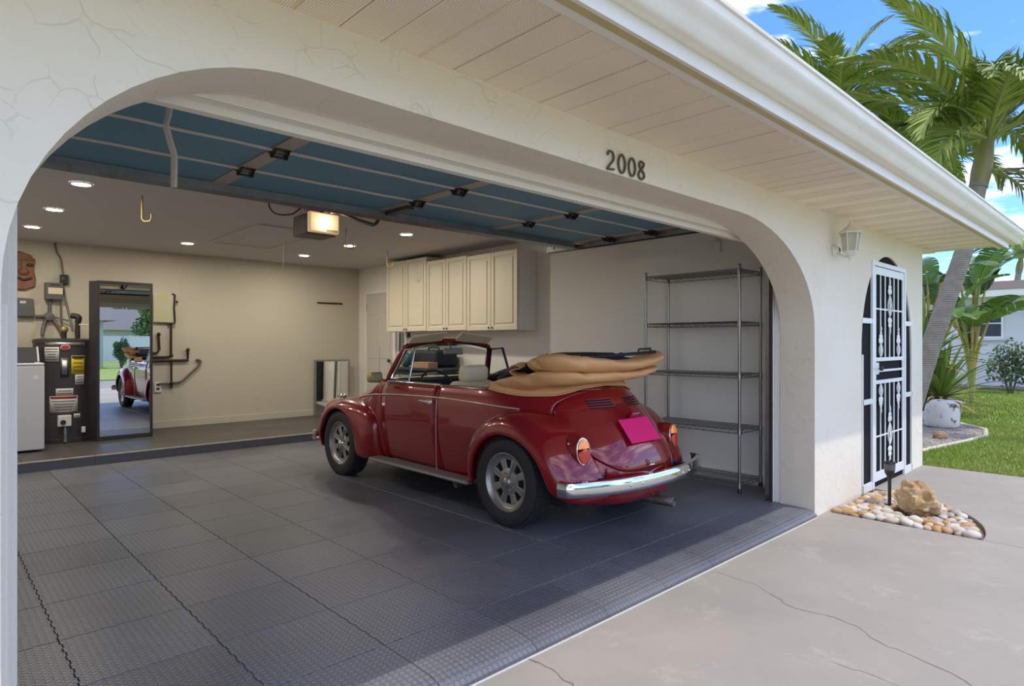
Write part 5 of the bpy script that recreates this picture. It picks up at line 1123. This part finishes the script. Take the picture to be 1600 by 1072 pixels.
def frond_mesh(seed, L, droop, nleaf=64, leaf=.55, mats=(0, 1), hang=.60):
    g = random.Random(seed); m = MB(); n = 26; pts = []; p = Vector((0, 0, 0)); e = 0
    for i in range(n+1):
        pts.append(p.copy()); t = i/n; e = -droop*t**1.4; p = p+Vector((math.cos(e), 0, math.sin(e)))*(L/n)
    m.tube(pts, [.028*(1-.9*i/n)+.003 for i in range(n+1)], 6)
    rfaces = len(m.f)
    for k in range(nleaf):
        t = .14+.86*(k+.5)/nleaf; i = min(int(t*n), n-1); f = t*n-i; c = pts[i].lerp(pts[i+1], f); d = (pts[i+1]-pts[i]).normalized(); up = d.cross(Vector((0, 1, 0)))*-1
        up = Vector((-d.z, 0, d.x)); ll = leaf*(math.sin(math.pi*min(1, .18+t*.78))**.7)*g.uniform(.85, 1.12)
        for sd_ in (-1, 1):
            sw_ = R(48-18*t+g.uniform(-7, 7)); el = R(g.uniform(6, 34)); dr = g.uniform(.5, 1.2)*hang; w0 = .023*g.uniform(.8, 1.2)
            q = c.copy(); dir_ = (d*math.cos(sw_)+Vector((0, sd_, 0))*math.sin(sw_)*math.cos(el)+up*math.sin(sw_)*math.sin(el)).normalized(); wv = d.cross(dir_).cross(dir_).normalized() if True else d
            wv = d-dir_*d.dot(dir_); wv = wv.normalized(); row = []
            for s_ in range(5):
                ww = w0*(.55, 1.0, .9, .55, .04)[s_]; row += [q-wv*ww, q+wv*ww]; q = q+dir_*(ll/4); dir_ = (dir_+Vector((0, 0, -dr*(s_+.5)*.42))).normalized()
            m.add(row, [(2*s_, 2*s_+1, 2*s_+3, 2*s_+2) for s_ in range(4)])
    me = m.mesh('frond', 80); me.materials.append(M_FROND[mats[0]]); me.materials.append(M_RACH); me.materials.append(M_FROND[mats[1]])
    idx = [1 if i < rfaces else (2 if ((i-rfaces)//8) % 3 == 0 else 0) for i in range(len(me.polygons))]; me.polygons.foreach_set('material_index', idx); return me
FR = [frond_mesh(1, 2.5, .9, leaf=.62), frond_mesh(2, 2.3, 1.5, leaf=.60), frond_mesh(3, 2.6, 1.1, leaf=.66), frond_mesh(4, 2.1, 2.0, leaf=.58, hang=.6)]
FRD = frond_mesh(9, 1.6, 1.7, 18, .5, (2, 2), 1.2)
def palm(name, label, base, top, r0, r1, fr, seed, scale=1.0, shaft=.9, dead=1, fill=()):
    g = random.Random(seed); t = thing(name, label, 'palm tree', base); top = Vector(top)-Vector(base)
    P = spline([(0, 0, 0), (top.x*.42, top.y*.42, top.z*.40), (top.x*.82, top.y*.82, top.z*.75), tuple(top)], 24)
    MB().tube([Vector((0, 0, -.1))]+P, [r0*1.25]+[r0+(r1-r0)*(i/23) for i in range(24)], 18).build('trunk', M_TRUNK, t, smooth=60)
    d = (P[-1]-P[-3]).normalized(); q = P[-1]; MB().tube([q-d*.02, q+d*shaft*.25, q+d*shaft*.5, q+d*shaft*.8, q+d*shaft], [r1*1.12, r1*1.28, r1*1.2, r1*.85, r1*.5], 16).build('crownshaft', M_SHAFT, t, smooth=60)
    MB().tube([q-d*.03, q+d*.03], [r1*1.16, r1*1.16], 16).build('shaft_collar', M_TRUNK, t, smooth=60)
    c = q+d*shaft*.88
    allf = list(fill)
    for k in range(fr):
        el = 78-62*((k+.5)/fr)**.8+g.uniform(-7, 7); allf.append((k*137.5+g.uniform(-12, 12), el, g.randrange(4)))
    for az, el, vi in allf:
        o = bpy.data.objects.new('frond', FR[vi]); COL.objects.link(o); o.parent = t; o.location = c; o.rotation_euler = (0, -R(el), R(az)); s_ = scale*g.uniform(.88, 1.1); o.scale = (s_, s_, s_)
    for k in range(dead):
        o = bpy.data.objects.new('dead_frond', FRD); COL.objects.link(o); o.parent = t; o.location = q+d*shaft*.3; o.rotation_euler = (0, R(5), R(-35-40*k)); 
palm('palm_tree', 'leaning ringed palm tree rising behind the corner of the house', (11.40, 2.95, LZ), on(1529, 290, 'x', 12.25), .150, .112, 17, 3, 1.05, .85, 2, [(135, 20, 1), (110, 42, 0), (150, 45, 2), (165, 8, 3), (60, 30, 1), (-60, 35, 0)])
palm('palm_tree', 'upright palm crown showing over the gutter on the left', (13.6, 5.3, LZ), on(1308, 215, 'x', 13.8), .15, .12, 14, 8, .92, .8, 0, [(-45, 80, 0), (135, 80, 2), (-60, 40, 1), (-40, 62, 2), (140, 55, 0), (100, 66, 1)])
palm('palm_tree', 'shorter palm crown between the two larger palms above the gutter', (15.2, 4.4, LZ), on(1432, 300, 'x', 15.6), .14, .11, 14, 21, .95, .7, 0, [(120, 50, 1), (90, 75, 0), (135, 30, 2), (-45, 40, 0), (150, 62, 1)])
palm('palm_tree', 'distant palm crown above the neighbouring roof', (38, 6.0, LZ), on(1592, 425, 'x', 38.3), .16, .12, 12, 30, .75, .7, 0)
# broad-leaved plants
M_BLEAF = [mat('banana_leaf_a', (.10, .21, .04), .38, var=(3, (.17, .28, .07), .8)), mat('banana_leaf_b', (.055, .14, .030), .4, var=(3, (.11, .20, .05), .8))]; M_YSTEM = mat('yellow_leaf_stalk', (.50, .36, .09), .5)
def broad_leaf(seed, L, w):
    g = random.Random(seed); m = MB(); n = 18; d = .9+g.random()*.6; pts = []; p = Vector((0, 0, 0))
    for i in range(n+1): pts.append(p.copy()); e = .1-d*(i/n)**1.5; p = p+Vector((math.cos(e), 0, math.sin(e)))*(L/n)
    for sd_ in (-1, 1):
        for i in range(n):
            t0, t1 = i/n, (i+1)/n; f = lambda t: w*math.sin(math.pi*min(1, .06+t*.94))**.55*(1 if t < .995 else .1); gp_ = .86 if g.random() < .4 else 1.0
            a, b = pts[i], pts[i].lerp(pts[i+1], gp_); s0 = Vector((.04, sd_*f(t0), .10*f(t0)*1.6-.0)); s1 = Vector((.04, sd_*f(t0+(t1-t0)*gp_), .16*f(t1)))
            dz = Vector((0, 0, -.10*g.random()*w)); m.add([a, b, b+s1*.55, a+s0*.55, b+s1+dz, a+s0+dz], [(0, 1, 2, 3), (3, 2, 4, 5)])
    return m, pts
def banana(name, label, base, n, H, seed, L=1.15):
    g = random.Random(seed); t = thing(name, label, 'plant', base)
    for k in range(n):
        az = k*137.5+g.uniform(-20, 20); hh = H*g.uniform(.55, 1.0); out = g.uniform(.15, .45); e = Vector((out*math.cos(R(az)), out*math.sin(R(az)), hh))
        s_ = MB().tube(spline([(0, 0, 0), (e.x*.25, e.y*.25, hh*.55), tuple(e)], 8), [.05, .045, .04, .035, .032, .03, .026, .022], 8).build('leaf_stalk', M_YSTEM if k % 3 else M_RACH, t, smooth=60)
        m, pts = broad_leaf(seed*31+k, L*g.uniform(.8, 1.15), L*.22); lf = m.build('leaf', M_BLEAF[k % 2], t, smooth=60); lf.location = e; lf.rotation_euler = (g.uniform(-.3, .3), -R(g.uniform(15, 65)), R(az))
        MB().tube(pts, [.016*(1-.9*i/len(pts)) for i in range(len(pts))], 6).build('midrib', M_RACH, lf, smooth=60)
banana('bird_of_paradise_plant', 'tall broad-leaved plant with yellow stalks beside the neighbouring house', (17.2, 3.12, LZ), 15, 2.9, 5, 1.35)
banana('bird_of_paradise_plant', 'broad-leaved plant close behind the corner of the house', (15.6, 3.55, LZ), 14, 2.7, 17, 1.2)
def spiky(name, label, base, n, L, seed, z0=.35):
    g = random.Random(seed); t = thing(name, label, 'plant', base); MB().tube([(0, 0, 0), (.02, 0, z0*.6), (0, 0, z0+.1)], [.13, .12, .08], 10).build('stem', mat('fibrous_stem', (.16, .09, .05), .9, bump=(20, .8, 4)), t, smooth=60)
    for k in range(n):
        az = R(k*137.5); el = R(85-95*(k/n)+g.uniform(-8, 8)); ll = L*g.uniform(.75, 1.1); m = MB(); q = Vector((0, 0, z0)); d = Vector((math.cos(az)*math.cos(el), math.sin(az)*math.cos(el), math.sin(el))); sd_ = Vector((-math.sin(az), math.cos(az), 0)); row = []
        for s_ in range(6): ww = .044*(.5, .9, 1, .8, .5, .03)[s_]; row += [q-sd_*ww, q+Vector((0, 0, -.012)), q+sd_*ww]; q = q+d*(ll/5); d = (d+Vector((0, 0, -.13*(s_*.5)))).normalized()
        m.add(row, [f for s_ in range(5) for f in ((3*s_, 3*s_+1, 3*s_+4, 3*s_+3), (3*s_+1, 3*s_+2, 3*s_+5, 3*s_+4))]); m.build('blade_leaf', M_SPK[k % 2] if k < n*.88 else M_DRY, t, smooth=70)
M_SPK = [mat('spike_leaf_a', (.22, .30, .05), .42, var=(3, (.32, .36, .09), .8)), mat('spike_leaf_b', (.13, .22, .04), .42)]; M_DRY = mat('dry_leaf', (.34, .23, .10), .8)
spiky('spiky_plant', 'yellow-green spiky rosette plant behind the white garden stone', (14.3, 3.08, LZ), 80, 1.2, 2)
spiky('spiky_plant', 'taller spiky plant just behind the leaning palm trunk', (14.2, 3.35, LZ), 64, 1.2, 6, 1.05)
def leafy(name, label, c, r, n, m, seed, leaf=.05, cat='shrub', stems=6):
    g = random.Random(seed); t = thing(name, label, cat, (c[0], c[1], LZ)); mb = MB(); vs_ = []; zc = c[2]-LZ
    for k in range(n):
        while True:
            p = Vector((g.uniform(-1, 1), g.uniform(-1, 1), g.uniform(-1, 1)))
            if .25 < p.length < 1: break
        bl = .72+.28*math.sin(5*p.x+seed)*math.cos(4*p.z+p.y*3); p = Vector((p.x*r[0]*bl, p.y*r[1]*bl, zc+p.z*r[2]*bl)); a = Vector((g.uniform(-1, 1), g.uniform(-1, 1), g.uniform(-1, 1))).normalized(); b = a.orthogonal().normalized(); l_ = leaf*g.uniform(.7, 1.3)
        mb.add([p-a*l_, p+b*l_*.5, p+a*l_, p-b*l_*.5], [(0, 1, 2, 3)])
    me = bpy.data.meshes.new('foliage'); me.from_pydata(mb.v, [], mb.f); me.materials.append(m); o = bpy.data.objects.new('foliage', me); COL.objects.link(o); o.parent = t; o['kind'] = 'stuff'
    for k in range(stems): a = k*2*math.pi/stems; MB().tube([(0.04*math.cos(a), .04*math.sin(a), 0), (r[0]*.25*math.cos(a), r[1]*.25*math.sin(a), zc*.7), (r[0]*.5*math.cos(a), r[1]*.5*math.sin(a), zc+r[2]*.3)], [.012*(1+r[2]), .010*(1+r[2]), .004*(1+r[2])], 6).build('branch', M_BARK, t)
M_BARK = mat('bark', (.13, .10, .08), .9); M_LEAFD = mat('shrub_leaf', (.045, .085, .022), .5, var=(3, (.09, .14, .04), .8)); M_LEAFT = mat('tree_leaf', (.06, .14, .03), .55, var=(.5, (.12, .22, .05), .9)); M_LEAFT2 = mat('dark_tree_leaf', (.035, .085, .022), .55, var=(.5, (.07, .13, .035), .9))
leafy('shrub', 'dark twiggy shrub in front of the neighbouring house', (21.6, 3.05, .75), (.75, .75, .80), 900, M_LEAFD, 3, .06)
# ------------------------------------------------------------------ neighbouring house on the right
M_NHW = mat('neighbour_wall', (.68, .70, .75), .8, bump=(4, .1, 2)); M_NROOF = mat('neighbour_roof', (.12, .085, .06), .9, bump=(12, .4, 3)); M_NGL = mat('window_glass_dark', (.045, .06, .095), .15, spec=.6)
nh = thing('neighbour_house', 'pale neighbouring house with a white-framed window seen past the palms', 'house', (24.0, 2.0, LZ))
MB().box(0, 8, -1.2, 9, 0, 2.86).build('house_wall', M_NHW, nh)
for z in np.arange(.2, 2.8, .2): MB().box(-.006, -.0005, -1.2, 9, z, z+.012).build('course_line', M_NHW, nh)
wn = MB().box(-.05, -.001, 1.55, 2.75, 1.56, 2.46).build('window', M_WHITE, nh, bevel=.01); MB().box(-.056, -.0501, 1.61, 2.69, 1.61, 1.99).build('pane', M_NGL, wn); MB().box(-.056, -.0501, 1.61, 2.69, 2.03, 2.41).build('pane', M_NGL, wn); MB().box(-.12, -.0, 1.50, 2.55, 1.49, 1.559).build('window_sill', M_NHW, nh)
MB().box(-.62, .0, -1.8, 9.6, 2.84, 2.88).build('eave_soffit', M_WHITE, nh); MB().box(-.66, -.621, -1.8, 9.6, 2.80, 3.0).build('eave_fascia', M_WHITE, nh); MB().prism([(-.68, 3.0), (4, 3.62), (8.7, 3.0)], lambda a, b: (a, -1.85, b), (0, 11.5, 0)).build('house_roof', M_NROOF, nh)
struct(MB().box(22.6, 23.9, -1.5, 9, LZ-.05, LZ+.10).build('trim_garden_border', mat('border_mulch', (.16, .13, .11), .9, bump=(15, .8, 4))))
# ------------------------------------------------------------------ across the street (seen in the mirror)
M_FEN = mat('white_vinyl_fence', (.62, .68, .74), .6)
fn = thing('vinyl_fence', 'long white vinyl privacy fence across the street, seen in the mirror', 'fence', (0, -36, LZ))
fb = MB().box(0, .148, -.02, .02, .05, 1.85).mesh('fence_board'); fb.materials.append(M_FEN)
for k in range(150): o = bpy.data.objects.new('fence_board', fb); COL.objects.link(o); o.parent = fn; o.location = (-4+k*.155, 0, 0)
for k in range(13): MB().box(-4.1+k*1.94, -3.97+k*1.94, -.06, .06, 0, 2.0).build('fence_post', M_FEN, fn)
MB().box(-4, 19.3, -.035, .035, 1.85, 1.95).build('fence_rail', M_FEN, fn)
for (x, y, w, hgt, lb, mw) in [(8.5, -52, 14, 2.7, 'grey-roofed house with a white chimney across the street', (.55, .58, .56)), (-3.0, -24, 10.6, 2.7, 'pale green house at the left across the street', (.42, .50, .46))]:
    hs = thing('street_house', lb, 'house', (x, y, LZ)); m = mat('street_house_wall', mw, .8)
    MB().box(0, w, -7, 0, 0, hgt).build('house_wall', m, hs); MB().prism([(.7, hgt), (-3.5, hgt+2.2), (-7.7, hgt)], lambda a, b: (-.6, a, b), (w+1.2, 0, 0)).build('house_roof', mat('grey_shingle', (.17, .17, .175), .9), hs)
    for i in range(3): wi = MB().box(w*.15+i*w*.3, w*.15+i*w*.3+1.2, .001, .05, 1.0, 2.1).build('window', M_WHITE, hs); MB().box(w*.15+i*w*.3+.08, w*.15+i*w*.3+1.12, .0501, .06, 1.08, 2.02).build('pane', M_NGL, wi)
    MB().box(w*.2, w*.2+1.3, -3.2, -2.2, hgt+1, hgt+3.4).build('chimney', M_WHITE, hs)
for i, (x, y, h_, r, lb, m) in enumerate([(16.2, -46, 3.6, 2.8, 'light green tree beside the house across the street', M_LEAFT), (8, -66, 6, 6, 'dark tree behind the house across the street', M_LEAFT2), (17, -70, 6.5, 7, 'tall dark tree to the right behind the house across the street', M_LEAFT2), (20, -64, 7.5, 5.5, 'dark tree at the far right across the street', M_LEAFT2), (-12, -60, 7, 5, 'dark tree at the far left across the street', M_LEAFT2), (28, -40, 5, 4, 'round tree near the end of the white fence', M_LEAFT)]):
    leafy('street_tree', lb, (x, y, h_), (r, r, r*.9), 6000, m, 40+i, .17, 'tree', 3)
leafy('street_shrub', 'rounded green shrub by the pale green house across the street', (8.35, -23.2, .9), (.6, .7, .9), 2500, M_LEAFT2, 60, .05)
for i, (x, y, h_, r, lb) in enumerate([(34, 14, 5, 4.5, 'green tree behind the neighbouring house'), (30, 20, 6, 5, 'tall green tree far behind the palms')]): leafy('garden_tree', lb, (x, y, h_), (r, r, r*.9), 2200, M_LEAFT2, 80+i, .3, 'tree', 3)
